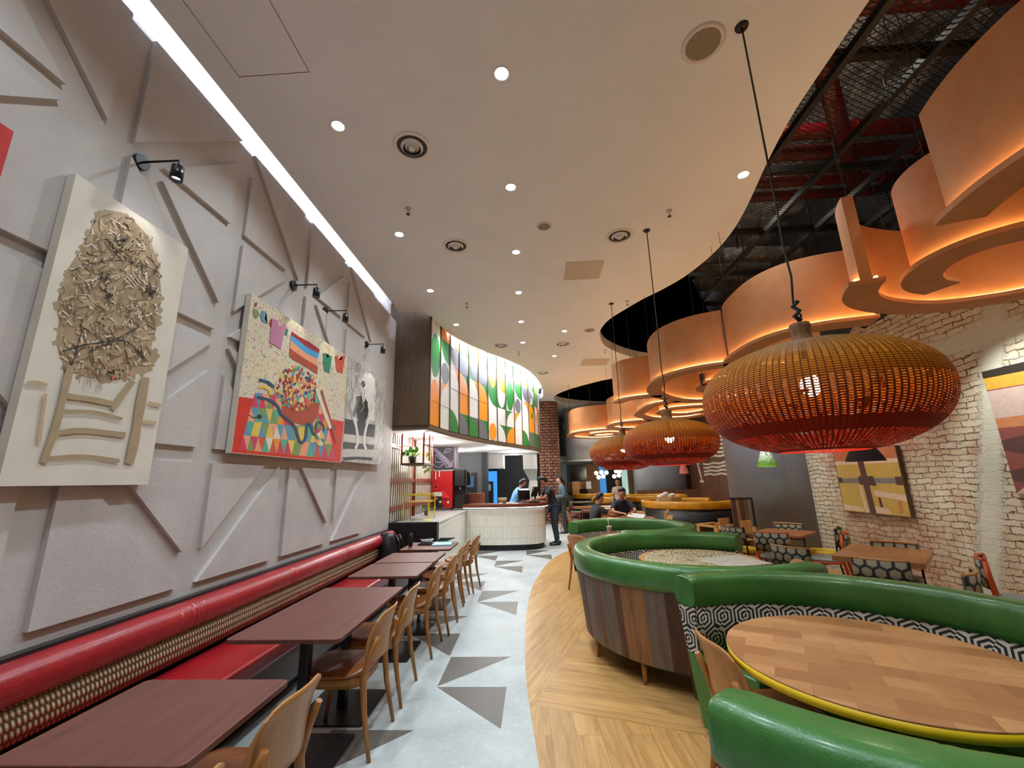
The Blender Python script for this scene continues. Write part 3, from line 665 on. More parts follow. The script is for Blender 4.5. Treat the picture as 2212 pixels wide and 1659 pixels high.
# ---------------------------------------------------------------- spot lamps over the paintings
for (y, lab) in ((2.17, 'black wall spot lamp over the brown figure canvas'), (3.92, 'black wall spot lamp over the middle of the colourful canvas'), (4.61, 'black wall spot lamp over the right end of the colourful canvas'), (5.89, 'black wall spot lamp over the black and white canvas')):
    t = thing('wall_spot_lamp', lab, 'lamp', (WX, y, 3.64), 'spot lamps above the paintings')
    m = MB(); m.g(0, True); zl = 3.68
    m.tube([(WX, y, zl), (WX+.025, y, zl)], .05, 16); m.build('wall_plate', M['black'], t)
    m = MB(); m.tube([(WX+.02, y, zl), (WX+.27, y, zl-.005), (WX+.27, y, zl-.05)], .007, 8); m.build('arm', M['black'], t)
    m = MB(); m.lathe([(.01, .0), (.034, -.004), (.036, -.10), (.031, -.10), (.030, -.07), (.0, -.07)], (WX+.27, y, zl-.05), 16, caps=False); sh = m.build('shade', M['blackm'], t)
    m = MB(); m.disc((WX+.27, y, zl-.125), .028, 16, (0, 0, -1)); m.build('bulb', M['ledw'], sh)
    spot('wall_spot_light', (WX+.27, y, zl-.15), (WX+.02, y, 2.0), 4, 62, .25, (1, .95, .86), .025)

# ---------------------------------------------------------------- red bench along the wall
BY0, BY1 = -2.3, 7.12
t = thing('banquette_bench', 'long red leather bench with a gold woven back band along the panelled wall', 'bench', (-2.2, 2.4, 0))
m = MB(); n = 1100; rs = []
for i in range(n+1):
    y = BY0+(BY1-BY0)*i/n; rr = 1.0
    ph = (y*1.0) % 1.18
    for q in (.49, .515, .54, .59, .62, .645, .67): rr -= (.085 if q == .59 else .035)*math.exp(-((ph-q)/.007)**2)
    e = min(i, n-i)/7
    if e < 1: rr *= .6+.4*math.sin(e*pi/2)
    rs.append([(-2.398+.098*rr*cos(2*pi*j/16), y, .762+.092*rr*sin(2*pi*j/16)) for j in range(16)])
# refine around the gathers
m.g(0, True).rings(rs); m.build('backrest_roll', M['red'], t)
m = MB(); m.g(0, True); prof = [(-2.48, .68), (-2.37, .695), (-2.352, .65), (-2.35, .60), (-2.36, .54), (-2.385, .50), (-2.48, .49)]
V = []
for y in (BY0, BY1): V.append([m.v((x, y, z)) for x, z in prof])
for j in range(6):
    m.f([V[0][j], V[0][j+1], V[1][j+1], V[1][j]], [(BY0, prof[j][1]), (BY0, prof[j+1][1]), (BY1, prof[j+1][1]), (BY1, prof[j][1])])
m.f(V[0]); m.f(V[1][::-1]); m.build('woven_band', M['rope'], t)
m = MB(); m.box(WX+.003, -2.44, BY0, BY1, .1, .862); m.build('back_board', M['blackm'], t)
m = MB(); m.g(0, False); m.box(-2.42, -1.93, BY0, BY1, .35, .46); m.build('seat', M['red'], t, bevel=.025)
m = MB(); m.box(-2.40, -1.96, BY0, BY1, .12, .35); m.build('seat_base', plain('grey_bench_front', (120, 112, 112), .6, var=.05), t)
m = MB(); m.box(-2.40, -2.06, BY0, BY1, 0, .12); m.build('plinth', M['black'], t)

# ---------------------------------------------------------------- rectangular tables
def rect_table(y0, y1, label, bases):
    t = thing('dining_table', label, 'table', (-1.47, (y0+y1)/2, 0), 'dark laminate tables along the red bench')
    m = MB(); m.g(0, False); m.rbox(-1.81, -1.135, y0, y1, .725, .75, .03); m.build('table_top', M['mahog'], t, bevel=.004)
    for b in bases:
        m = MB(); m.rbox(-1.475-.03, -1.475+.03, b-.03, b+.03, .012, .725, .008); m.box(-1.66, -1.29, b-.05, b+.05, .71, .725); m.build('pedestal', M['black'], t)
        m = MB(); m.rbox(-1.475-.25, -1.475+.25, b-.25, b+.25, 0, .012, .02); m.build('base_plate', M['black'], t)
rect_table(.28, .98, 'dark laminate table cut off by the lower left corner of the view', [.63])
rect_table(1.48, 2.07, 'nearest whole dark laminate table, in the lower left of the view', [1.78])
rect_table(2.55, 3.74, 'long dark laminate table, second from the front along the bench', [2.85, 3.44])
rect_table(4.14, 4.79, 'dark laminate table behind the long table on the bench side', [4.46])
rect_table(4.83, 5.47, 'dark laminate table pushed against the one in front, fourth from the front', [5.15])
rect_table(5.70, 6.36, 'farthest dark laminate table holding a blue folder and cables', [6.03])

# ---------------------------------------------------------------- plywood chairs
def wood_chair(name='wooden_chair', seatmat='brownl', back='plyb', frame='legw', tall=.79):
    t = thing(name, '', 'chair')
    m = MB(); m.g(0, True); rs = []
    for z, s in ((.428, .94), (.432, 1), (.448, 1.0), (.458, .95), (.462, .8)):
        rs.append([((.215*s)*(abs(cos(a))**.55)*(1 if cos(a) > 0 else -1)*(1+.04*sin(a)), .205*s*(abs(sin(a))**.55)*(1 if sin(a) > 0 else -1), z-(.008*cos(a*2) if z > .44 else 0)) for a in [2*pi*j/32 for j in range(32)]])
    m.rings(rs); m.build('seat', M[seatmat], t)
    m = MB(); m.g(0, True); o_ = []
    for z in (.37, .428): o_.append([((.20)*(abs(cos(a))**.45)*(1 if cos(a) > 0 else -1), .19*(abs(sin(a))**.45)*(1 if sin(a) > 0 else -1), z) for a in [2*pi*j/32 for j in range(32)]])
    m.rings(o_); m.build('seat_frame', M[frame], t)
    # curved back shell
    m = MB(); m.g(0, True); nu, nv = 14, 9; F, B = [], []
    def P(u, v):
        x = (u-.5)*.41*(1-.10*(v**3)-.05*((1-v)**3)); z = .50+v*(tall-.50)
        e = abs(u-.5)*2; z = z - (.045*e**5 if v > .5 else 0)*(v-.5)*2 + (.03*e**5*(1-2*v) if v < .5 else 0)
        y = -.205-.055*(1-(abs(x)/.205)**2)-.045*v*v-.012*v; return x, y, z
    for i in range(nu+1):
        F.append([m.v(P(i/nu, j/nv)) for j in range(nv+1)]); B.append([m.v((P(i/nu, j/nv)[0], P(i/nu, j/nv)[1]-.012, P(i/nu, j/nv)[2])) for j in range(nv+1)])
    for i in range(nu):
        for j in range(nv):
            m.f([F[i][j], F[i+1][j], F[i+1][j+1], F[i][j+1]]); m.f([B[i][j], B[i][j+1], B[i+1][j+1], B[i+1][j]])
    m.sm = False
    for i in range(nu): m.f([F[i][0], B[i][0], B[i+1][0], F[i+1][0]]); m.f([F[i][nv], F[i+1][nv], B[i+1][nv], B[i][nv]])
    for j in range(nv): m.f([F[0][j], F[0][j+1], B[0][j+1], B[0][j]]); m.f([F[nu][j], B[nu][j], B[nu][j+1], F[nu][j+1]])
    m.build('backrest', M[back], t)
    for s in (-1, 1):
        m = MB(); m.tube([(s*.205, .20, 0), (s*.19, .165, .25), (s*.178, .15, .43)], [.012, .018, .021], 10); m.build('leg', M[frame], t)
        m = MB(); m.tube([(s*.215, -.275, 0), (s*.2, -.225, .25), (s*.19, -.205, .43), (s*.185, -.24, .55), (s*.18, -.285, .655)], [.012, .018, .022, .019, .015], 10); m.build('leg', M[frame], t)
    return t
proto = wood_chair()
BC = [(-1.29, .62, 'plywood chair at the near edge, its back tip only just in view', 92), (-1.29, 1.31, 'plywood chair cut off by the bottom edge, beside the nearest table', 90), (-1.30, 1.93, 'plywood chair with its pale backrest large in the foreground beside the nearest table', 87),
      (-1.31, 3.05, 'plywood chair with a brown leather seat at the near end of the long table', 90), (-1.31, 3.64, 'plywood chair at the far end of the long dark table', 91), (-1.29, 4.50, 'plywood chair with an orange brown seat behind the long table', 90),
      (-1.24, 5.10, 'plywood chair pulled slightly out into the aisle beside the fourth table', 88), (-1.27, 5.72, 'plywood chair in front of the farthest dark table', 90), (-1.28, 6.30, 'plywood chair beside the blue folder table', 90), (-1.2, 6.80, 'plywood chair nearest the tiled counter in the bench row', 84)]
for i, (x, y, lab, a) in enumerate(BC[1:]):
    o = proto if i == 0 else dup(proto, (x, y, 0), R(a))
    o.location = (x, y, 0); o.rotation_euler = (0, 0, R(a)); o['label'] = lab; o['group'] = 'plywood chairs along the red bench'

# ---------------------------------------------------------------- things on the farthest bench table
m = MB(); m.g(0, False); m.obox((-1.33, 6.15, .757), (.13, .02, 0), (-.015, .16, 0), (0, 0, .006)); m.g(1).obox((-1.33, 6.15, .764), (.12, .02, 0), (-.015, .15, 0), (0, 0, .002))
o = m.build('folder', [plain('pale_blue_folder', (150, 214, 222), .5), plain('pale_blue_paper', (186, 226, 232), .6)]); tag(o, 'pale blue folder of papers on the farthest dark table', 'folder')
m = MB()
for k in range(7):
    cx, cy = -1.36+.012*k, 6.28+.01*(k % 3); m.tube([(cx+.07*cos(a)*(1+.1*k), cy+.03*sin(a)+.01*sin(3*a+k), .777+.006*k) for a in [2*pi*j/12 for j in range(12)]], .005, 6, close=True)
o = m.build('cable_coil', M['black']); tag(o, 'black coiled cable lying on the pale blue folder', 'cable')
m = MB(); m.g(0, False); m.rbox(-1.66, -1.45, 6.05, 6.2, .751, .775, .01); m.rbox(-1.63, -1.48, 6.08, 6.18, .775, .79, .01)
o = m.build('notebook', plain('dark_notebook', (60, 56, 62), .5)); tag(o, 'dark notebook under white cables on the farthest dark table', 'notebook')
m = MB()
for k in range(4): m.tube([(-1.55+.06*cos(a+k)*(1+.2*k), 6.13+.035*sin(a*1.0+k), .797+.007*k+.006*sin(2*a)) for a in [2*pi*j/14 for j in range(14)]], .004, 6, close=True)
o = m.build('charging_cable', M['white']); tag(o, 'white charging cable heaped on the dark notebook', 'cable')
m = MB(); m.lathe([(.026, 0), (.028, .01), (.028, .12), (.024, .135), (.024, .17), (.0, .172)], (-1.74, 5.98, .75), 16, caps=False)
o = m.build('drink_bottle', M['black']); tag(o, 'slim black bottle standing at the wall side of the farthest dark table', 'bottle')
# backpack
t = thing('backpack', 'black backpack slumped on the far end of the red bench', 'bag', (-2.2, 6.55, .46))
m = MB(); m.g(0, True); rs = []
for i in range(9):
    f = i/8; z = .462+.40*f; rx = .13*(1-.35*f**2); ry = .15*(1-.55*f**3)
    rs.append([(-2.235-.05*f+rx*(abs(cos(a))**.7)*(1 if cos(a) > 0 else -1)*(1+.05*sin(3*a)), 6.56+ry*(abs(sin(a))**.7)*(1 if sin(a) > 0 else -1), z+.01*sin(4*a)) for a in [2*pi*j/20 for j in range(20)]])
m.rings(rs); m.build('bag_body', M['black'], t)
m = MB(); m.tube([(-2.12, 6.50, .84), (-2.06, 6.48, .74), (-2.05, 6.47, .62), (-2.08, 6.47, .52)], .016, 8); m.build('strap', M['blackm'], t)
m = MB(); m.tube([(-2.11, 6.62, .84), (-2.06, 6.64, .72), (-2.06, 6.64, .56)], .016, 8); m.build('strap', M['blackm'], t)
# ---------------------------------------------------------------- overhead cupboard with the patterned front
CB = [Vector(p) for p in [(-1.86, 7.24), (-1.74, 8.1), (-1.54, 9.1), (-1.2, 10.2), (-.82, 11.2), (-.36, 12.3), (.02, 13.3), (.2, 14.1), (.2, 14.7), (-.05, 15.2), (-.6, 15.5)]]
cb = catmull(CB, 10); acc = [0]
for a, b in zip(cb, cb[1:]): acc.append(acc[-1]+(b-a).length)
def onarc(s):
    s = max(0, min(s, acc[-1]-1e-4))
    for i in range(len(cb)-1):
        if acc[i+1] >= s:
            t = (s-acc[i])/(acc[i+1]-acc[i]); p = cb[i]+(cb[i+1]-cb[i])*t; d = (cb[i+1]-cb[i]).normalized(); return p, Vector((d.y, -d.x))
ZB, ZT = 2.60, 4.92
t = thing('overhead_cupboard', 'curved overhead cupboard clad in green, orange, white and grey geometric panels', 'cupboard', (-1.5, 10, 2.5))
out = [(p.x, p.y) for p in cb]
m = MB(); m.prism(out+[(-3.15, 15.5), (-3.15, 7.26), (-2.49, 7.26)][::1], ZB, ZT); bmesh.ops.triangulate(m.bm, faces=[f for f in m.bm.faces if len(f.verts) > 4]); m.build('carcass', M['brn'], t)
edgeo = offset(cb, -.03)
m = MB(); m.prism([(p.x, p.y) for p in edgeo]+[(-3.15, 15.5), (-3.15, 7.23), (-2.49, 7.23)], 2.535, 2.60); bmesh.ops.triangulate(m.bm, faces=[f for f in m.bm.faces if len(f.verts) > 4]); m.build('bottom_trim', M['brn'], t)
ins = offset(cb, .02)
m = MB(); m.prism([(p.x, p.y) for p in ins]+[(-3.1, 15.48), (-3.1, 7.28), (-2.49, 7.28)], 2.515, 2.534); bmesh.ops.triangulate(m.bm, faces=[f for f in m.bm.faces if len(f.verts) > 4]); m.build('soffit', M['ceil2'], t)
m = MB(); m.box(-2.495, -1.85, 7.215, 7.25, 2.6, 4.9); m.build('side_panel', M['brn'], t)
PC = {'W': 0, 'G': 1, 'O': 2, 'Y': 3}
pmats = [plain('panel_white', (226, 220, 206), .5, var=.02), plain('panel_green', (28, 122, 42), .5, var=.05), plain('panel_orange', (244, 146, 22), .5, var=.04), plain('panel_grey', (104, 104, 104), .5, var=.04)]
PAT = [['G B W', 'W B G', 'W T G', 'W B O', 'O'], ['W BL O', 'W TR G', 'W C Y', 'O BR W', 'W'], ['W TR O', 'W TR Y', 'O BL W', 'W', 'W BL G'], ['G T W', 'W BL Y', 'G BL O', 'O', 'G BL Y'],
       ['G TR O', 'G TR Y', 'O BL W', 'W', 'Y BL G'], ['G T W', 'W BL Y', 'G BL O', 'O', 'G BL Y'], ['W B G', 'G T O', 'W TR G', 'W', 'W C O'], ['W BL Y', 'W TR O', 'G T W', 'W', 'G BL W']]
PAT = PAT+[PAT[0][:3]+['G BR W', 'G BR O']]+PAT[1:6]
NP = 14; PW = 7.55/NP
for k in range(NP):
    s0, s1 = .02+k*PW, .02+(k+1)*PW-.05; m = MB(); m.g(0, False)
    def W3(u, v, off=.012):
        p, nn = onarc(s0+(s1-s0)*u); q = p+nn*off; return (q.x, q.y, ZB+.02+(ZT-.06-ZB)*v)
    for a in range(4):          # slab
        m.f([m.v(W3(a/4, 0, .01)), m.v(W3((a+1)/4, 0, .01)), m.v(W3((a+1)/4, 1, .01)), m.v(W3(a/4, 1, .01))])
    for r, code in enumerate(PAT[k]):
        cc = code.split(); v1_, v0_ = 1-r*.2, 1-(r+1)*.2
        L = [(u/6, v0_) for u in range(7)]+[(1-u/6, v1_) for u in range(7)]
        m.g(PC[cc[0]]); m.poly([W3(u, v, .014) for u, v in L])
        if len(cc) > 1:
            m.g(PC[cc[2]]); sh = cc[1]; N = 14; q = []
            if sh == 'C': q = [(.5+.42*cos(2*pi*i/20), (v0_+v1_)/2+.098*sin(2*pi*i/20)) for i in range(20)]
            if sh == 'B': q = [(.5+.5*cos(pi*i/N), v0_+.19*sin(pi*i/N)) for i in range(N+1)]
            if sh == 'T': q = [(.5+.5*cos(pi*i/N), v1_-.19*sin(pi*i/N)) for i in range(N+1)]
            if sh in ('BL', 'BR', 'TL', 'TR'):
                cu, cv = (0 if 'L' in sh else 1), (v0_ if 'B' in sh else v1_); q = [(cu, cv)]
                for i in range(N+1):
                    a = pi/2*i/N; q.append((cu+(1 if cu == 0 else -1)*cos(a), cv+(.2 if cv == v0_ else -.2)*sin(a)))
            m.poly([W3(u, v, .018) for u, v in q])
    bmesh.ops.triangulate(m.bm, faces=[f for f in m.bm.faces if len(f.verts) > 4])
    m.build('patterned_panel', pmats, t, normals=False)
m = MB()
for k in range(NP+1):
    p, nn = onarc(.0+k*PW-.012); q = p+nn*.015; d = Vector((-nn.y, nn.x)); m.obox((q.x, q.y, (ZB+ZT)/2), (nn.x*.02, nn.y*.02, 0), (d.x*.012, d.y*.012, 0), (0, 0, (ZT-ZB)/2))
m.build('divider_fins', M['brn'], t)
# light strip in the gap around the cupboard
be = [Vector(p) for p in boxedge[:-14]]
m = MB(); q = offset(be, .0); m.tube([(p.x, p.y, 4.872) for p in q[1:]], .02, 6); o = m.build('led_strip', emit('cupboard_led', (226, 236, 255), 260)); tag(o, 'white led strip hidden in the gap above the patterned cupboard', 'light strip')

# ---------------------------------------------------------------- service counter
def kitkat():
    m = newmat('cream_finger_tile', srgb(226, 220, 200), .25); t = NT(m); v = t.coord('UV'); br = t.n.new('ShaderNodeTexBrick'); x = t.xyz(v)
    t.link(t.comb(x[1], x[0]), br.inputs['Vector']); br.offset = 0; br.inputs['Scale'].default_value = 1; br.inputs['Brick Width'].default_value = .27; br.inputs['Row Height'].default_value = .055
    br.inputs['Mortar Size'].default_value = .003; br.inputs['Mortar Smooth'].default_value = .4; br.inputs['Color1'].default_value = srgb(238, 234, 222); br.inputs['Color2'].default_value = srgb(228, 223, 208); br.inputs['Mortar'].default_value = srgb(182, 174, 154)
    t.link(br.outputs[0], t.p.inputs['Base Color']); t.bump(t.m('SUBTRACT', 1.0, br.outputs['Fac']), .5, .01); return m
M['kitkat'] = kitkat()
cf = [Vector(p) for p in [(-1.66, 7.3), (-1.68, 8.9), (-1.70, 10.3)]]; cf2 = catmull([(-1.74, 10.47), (-1.2, 10.33), (-.6, 10.3), (-.08, 10.38), (.17, 10.62), (.24, 11.0), (.16, 11.5), (-.1, 11.8)], 8)
t = thing('service_counter', 'cream tiled service counter with a rounded end and dark wood top', 'counter', (-.8, 10.8, 0))
def wallstrip(mb, P, z0, z1, uv=True):
    L = 0
    for a, b in zip(P, P[1:]):
        l = (b-a).length; mb.poly([(a.x, a.y, z0), (b.x, b.y, z0), (b.x, b.y, z1), (a.x, a.y, z1)], [(L, z0), (L+l, z0), (L+l, z1), (L, z1)]); L += l
m = MB(); m.sm = False; wallstrip(m, cf2, .13, .95); inn = offset(cf2, .5)
wallstrip(m, [inn[-1], cf2[-1]], .13, .95); m.build('tiled_front', M['kitkat'], t, normals=False)
m = MB(); m.sm = False; i2 = offset(cf2, .05); wallstrip(m, i2, 0, .13); m.build('plinth', M['black'], t, normals=False)
def band(P, a, b): A, B = offset(P, a), offset(P, b); return [(p.x, p.y) for p in A]+[(p.x, p.y) for p in B[::-1]]
topw = wood('counter_wood', (122, 62, 42), (90, 42, 28), .3, 0, 2)
m = MB(); bd = band(cf2, -.09, .55); n = len(cf2)
A, B = offset(cf2, -.09), offset(cf2, .55)
for i in range(n-1):
    for z in (.985, 1.06): m.poly([(A[i].x, A[i].y, z), (A[i+1].x, A[i+1].y, z), (B[i+1].x, B[i+1].y, z), (B[i].x, B[i].y, z)])
wallstrip(m, A, .985, 1.06); wallstrip(m, B, .985, 1.06); m.build('wooden_top', topw, t)
A, B = offset(cf2, -.03), offset(cf2, -.045)
m = MB(); wallstrip(m, offset(cf2, -.075), .970, .983); m.build('led_strip', emit('counter_led', (236, 240, 255), 6), t, normals=False)
m = MB()
A, B = offset(cf2, .0), offset(cf2, .55)
for i in range(n-1): m.poly([(A[i].x, A[i].y, .95), (A[i+1].x, A[i+1].y, .95), (B[i+1].x, B[i+1].y, .95), (B[i].x, B[i].y, .95)])
wallstrip(m, B, 0, .98); m.build('counter_body', M['greyk'], t, normals=False)
t = thing('side_counter', 'low cream tiled counter running from the red bench to the service counter', 'counter', (-2.05, 8.8, 0))
m = MB(); m.sm = False; wallstrip(m, [Vector((-1.66, 7.36)), Vector((-1.70, 10.45))], .12, .90); m.build('tiled_front', M['kitkat'], t, normals=False)
m = MB(); m.box(-2.49, -1.68, 7.36, 10.5, .90, .93); m.build('stone_top', plain('pale_stone_top', (206, 206, 200), .25, var=.04), t)
m = MB(); m.box(-2.49, -1.72, 7.37, 10.5, 0, .90); m.build('counter_body', M['black'], t)
m = MB(); m.box(-2.495, -1.665, 7.24, 7.36, 0, .95); o = m.build('black_screen', M['black']); tag(o, 'black half height screen behind the end of the red bench', 'screen')
# slatted screen
t = thing('slatted_screen', 'cream slatted screen with brown rails on the left of the counter', 'screen', (-2.55, 8.9, .93))
m = MB()
for i in range(26): y = 7.32+i*.122; m.box(-2.585, -2.577, y, y+.062, .935, 2.51)
m.build('slats', plain('cream_slat', (236, 224, 204), .5, var=.05), t)
m = MB(); m.box(-2.62, -2.60, 7.28, 10.5, .935, 2.51); m.build('backing', plain('brown_screen_back', (46, 26, 22), .5, var=.2, scale=3), t)
for z in (1.13, 1.62, 2.24):
    m = MB(); m.box(-2.575, -2.545, 7.3, 10.46, z, z+.07); m.build('rail', M['orangew'] if z > 2 else plain('brown_rail', (140, 62, 42), .5), t)
for y in (7.3, 8.9, 10.46):
    m = MB(); m.box(-2.575, -2.53, y, y+.04, .935, 2.51); m.build('post', plain('brown_post', (132, 52, 36), .5), t)
redm = plain('red_metal_frame', (150, 44, 30), .4)
t = thing('hanging_shelf', 'red metal shelf hung under the cupboard with plants on it', 'shelf', (-2.25, 8.0, 1.94))
for x in (-2.46, -2.05):
    for y in (7.72, 8.38):
        m = MB(); m.box(x-.014, x+.014, y-.014, y+.014, 1.94, 2.515); m.build('post', redm, t)
m = MB(); m.box(-2.48, -2.03, 7.7, 8.4, 1.93, 1.965); m.build('board', M['brn'], t)
m = MB(); m.tube([(-2.46, 7.72, 2.3), (-2.46, 8.38, 2.3)], .012, 6); m.tube([(-2.05, 7.72, 2.3), (-2.05, 8.38, 2.3)], .012, 6); m.build('rail', redm, t)
def leafplant(name, label, x, y, z, potr, poth, H, n, mat, potmat, trail=0, cat='plant'):
    t = thing(name, label, cat, (x, y, z))
    m = MB(); m.lathe([(potr*.7, 0), (potr, poth), (potr*.92, poth), (potr*.85, poth*.85), (0, poth*.85)], (x, y, z), 16, caps=False); m.build('pot', potmat, t)
    m = MB(); m.g(0, False); r_ = random.Random(int(x*100+y*10))
    for i in range(n):
        a = r_.uniform(0, 6.28); el = r_.uniform(.2, 1.3); L = H*r_.uniform(.5, 1)
        p = Vector((x, y, z+poth*.85)); q = p+Vector((cos(a)*cos(el), sin(a)*cos(el), sin(el)))*L
        if i < trail: q = p+Vector((cos(a)*potr*1.3, sin(a)*potr*1.3, -H*r_.uniform(.3, 1.6)))
        d = (q-p).normalized(); s_ = d.orthogonal().normalized()*L*.24; l_ = L*.55
        m.tube([p, q], .002, 4); c_ = q
        m.poly([c_, c_+d*l_*.4+s_, c_+d*l_, c_+d*l_*.4-s_])
    m.build('foliage', mat, t); return t
leafm = plain('fresh_green_leaf', (86, 150, 40), .5, var=.3, scale=14)
leafplant('potted_plant', 'bushy green plant in a black pot on the red hanging shelf', -2.3, 7.86, 1.966, .075, .12, .16, 60, leafm, M['black'])
leafplant('trailing_plant', 'pale trailing plant in a white pot on the right end of the hanging shelf', -2.11, 8.24, 1.966, .045, .07, .13, 34, plain('pale_leaf', (176, 190, 96), .5, var=.2), M['white'], 16)
leafplant('potted_plant', 'small dark plant standing on the low counter beside the yellow rack', -2.3, 9.0, .931, .05, .09, .12, 30, plain('olive_leaf', (96, 100, 40), .5, var=.2), M['brn'])
# yellow rack
ym = plain('yellow_tube', (232, 196, 28), .35)
t = thing('counter_rack', 'yellow tube rack with a wooden shelf on the low side counter', 'rack', (-2.2, 8.0, .93))
for y in (7.82, 8.3):
    m = MB(); m.tube(catmull([(-2.43, y, .932), (-2.43, y, 1.33), (-2.40, y, 1.38), (-2.0, y, 1.38), (-1.965, y, 1.34), (-1.965, y, .932)], 5), .012, 8); m.build('hoop', ym, t)
m = MB(); m.box(-2.42, -1.98, 7.8, 8.32, 1.245, 1.27); m.build('shelf', M['pale'], t)
m = MB(); m.rbox(-2.04, -1.9, 7.7, 7.8, .931, .96, .02); o = m.build('sponge_cloth', plain('pale_yellow_cloth', (236, 226, 150), .7)); tag(o, 'folded pale yellow cloth on the low side counter', 'cloth')
# red drinks machine and coffee machine
red = plain('machine_red', (188, 26, 34), .25, var=.03)
t = thing('drinks_machine', 'tall red drinks machine with white and black dot graphics', 'machine', (-2.35, 10.85, .93))
m = MB(); m.rbox(-2.66, -2.06, 10.62, 11.1, .98, 1.88, .02); m.build('cabinet', red, t)
m = MB(); m.rbox(-2.68, -2.04, 10.6, 11.12, 1.88, 1.905, .02); m.build('lid', M['steel'], t)
m = MB()
for x in (-2.6, -2.12): m.box(x, x+.05, 10.66, 10.71, .931, .98)
m.build('foot', M['black'], t)
dz = lambda px, py: at(px, py, 10.61)
m = MB()
def dot(px, py, r, k, off=0):
    p = dz(px, py); m.g(k).disc((p.x, 10.614-off, p.z), r, 20, (0, -1, 0))
def gp(pts, k, off=0):
    m.g(k).poly([(dz(*p).x, 10.614-off, dz(*p).z) for p in pts])
gp([(931, 1064), (955, 1064), (955, 1098), (931, 1098)], 0); gp([(931, 1063), (956, 1063), (956, 1072), (931, 1072)], 1, .001)
gp([(955, 1058), (973, 1075), (955, 1075)], 2, .001); gp([(924, 1035), (936, 1036), (926, 1045)], 2, .001); gp([(940, 1018), (942, 1018), (942, 1036), (940, 1034)], 1, .001); gp([(948, 1018), (950, 1018), (950, 1030), (948, 1030)], 1, .001)
dot(942, 1052, .062, 2, .001); dot(942, 1052, .04, 3, .002); gp([(938.5, 1050), (945.5, 1050), (942, 1056)], 0, .003)
for q in ((951, 1084, 1), (939, 1096, 1), (968, 1085, 1), (931, 1088, 1), (943, 1077, 2)): dot(q[0], q[1], .03, q[2], .003)
for q in ((961, 1078), (958, 1092)): dot(q[0], q[1], .028, 0, .003)
dot(943, 1077, .012, 1, .004)
m.build('printed_front', [M['black'], M['white'], plain('bright_red_print', (236, 38, 30), .4), plain('dark_red_print', (150, 18, 26), .4)], t, normals=False)
t = thing('coffee_machine', 'black coffee machine beside the red drinks machine', 'machine', (-1.86, 10.9, .93))
m = MB(); m.rbox(-2.04, -1.74, 10.65, 11.15, .96, 1.30, .03); m.rbox(-2.04, -1.72, 10.62, 11.15, 1.50, 1.90, .05); m.box(-2.04, -1.78, 10.9, 11.15, 1.25, 1.55); m.build('housing', M['blackm'], t)
m = MB(); m.box(-2.02, -1.78, 10.6, 10.85, .935, .96); m.build('drip_tray', M['steel'], t)
m = MB(); m.tube([(-1.88, 10.7, 1.5), (-1.88, 10.7, 1.42)], .02, 10); m.build('spout', M['chrome'], t)
m = MB(); m.lathe([(.09, 0), (.1, .02), (.1, .3), (.08, .33), (0, .33)], (-1.74, 10.85, 1.52), 20, caps=False); m.build('bean_hopper', M['blackm'], t)
m = MB(); m.lathe([(.03, 0), (.04, .09), (.038, .09), (.028, .01), (0, .01)], (-1.8, 10.7, .962), 14, caps=False); o = m.build('cup', M['white']); tag(o, 'white cup under the spout of the black coffee machine', 'cup')
# purple printed hood
t = thing('printed_hood', 'purple grey hanging box printed with lilac geometric lines', 'hood', (-2.35, 11.2, 1.9))
m = MB(); m.box(-2.72, -2.10, 11.0, 11.6, 1.95, 2.51); m.build('hood_box', plain('dark_purple_grey', (76, 70, 80), .5), t)
m = MB(); L = plain('lilac_print', (186, 170, 196), .5)
def hl(a, b, w_=.012):
    a, b = Vector((a[0], 10.996, a[1])), Vector((b[0], 10.996, b[1])); d = (b-a).normalized(); n_ = Vector((-d.z, 0, d.x))*w_; m.poly([a+n_, b+n_, b-n_, a-n_])
for k in range(4): hl((-2.70+.035*k, 2.49), (-2.2+.03*k-.02, 2.0+.02*k), .008)
for k in range(3): hl((-2.25-.03*k, 1.97), (-2.11, 2.12+.035*k), .006)
hl((-2.60, 2.33), (-2.60, 2.12)); hl((-2.60, 2.12), (-2.38, 2.12)); hl((-2.60, 2.33), (-2.38, 2.12)); hl((-2.38, 2.36), (-2.30, 2.48)); hl((-2.38, 2.36), (-2.22, 2.40)); hl((-2.30, 2.48), (-2.16, 2.44)); hl((-2.5, 1.98), (-2.36, 2.1)); hl((-2.36, 2.1), (-2.3, 1.98))
m.g(0).poly([(-2.70, 10.997, 2.49), (-2.58, 10.997, 2.49), (-2.12, 10.997, 2.02), (-2.2, 10.997, 1.97)])
for k in range(9): hl((-2.7, 2.28-.035*k), (-2.7+.03*k+.05, 1.98+.0*k), .003)
m.build('printed_lines', L, t, normals=False)
m = MB(); m.tube([(-2.4, 11.3, 2.49), (-2.4, 11.3, 2.53)], .01, 6); m.build('hanger', M['black'], t)
for y, x in ((7.95, -2.0), (11.0, -2.02)):
    m = MB(); m.box(x-.012, x+.012, y-.012, y+.012, 2.0, 2.515); o = m.build('hanging_post', redm); tag(o, 'thin red post hanging from the soffit %s' % ('beside the plant shelf' if y < 9 else 'beside the purple printed box'), 'post')

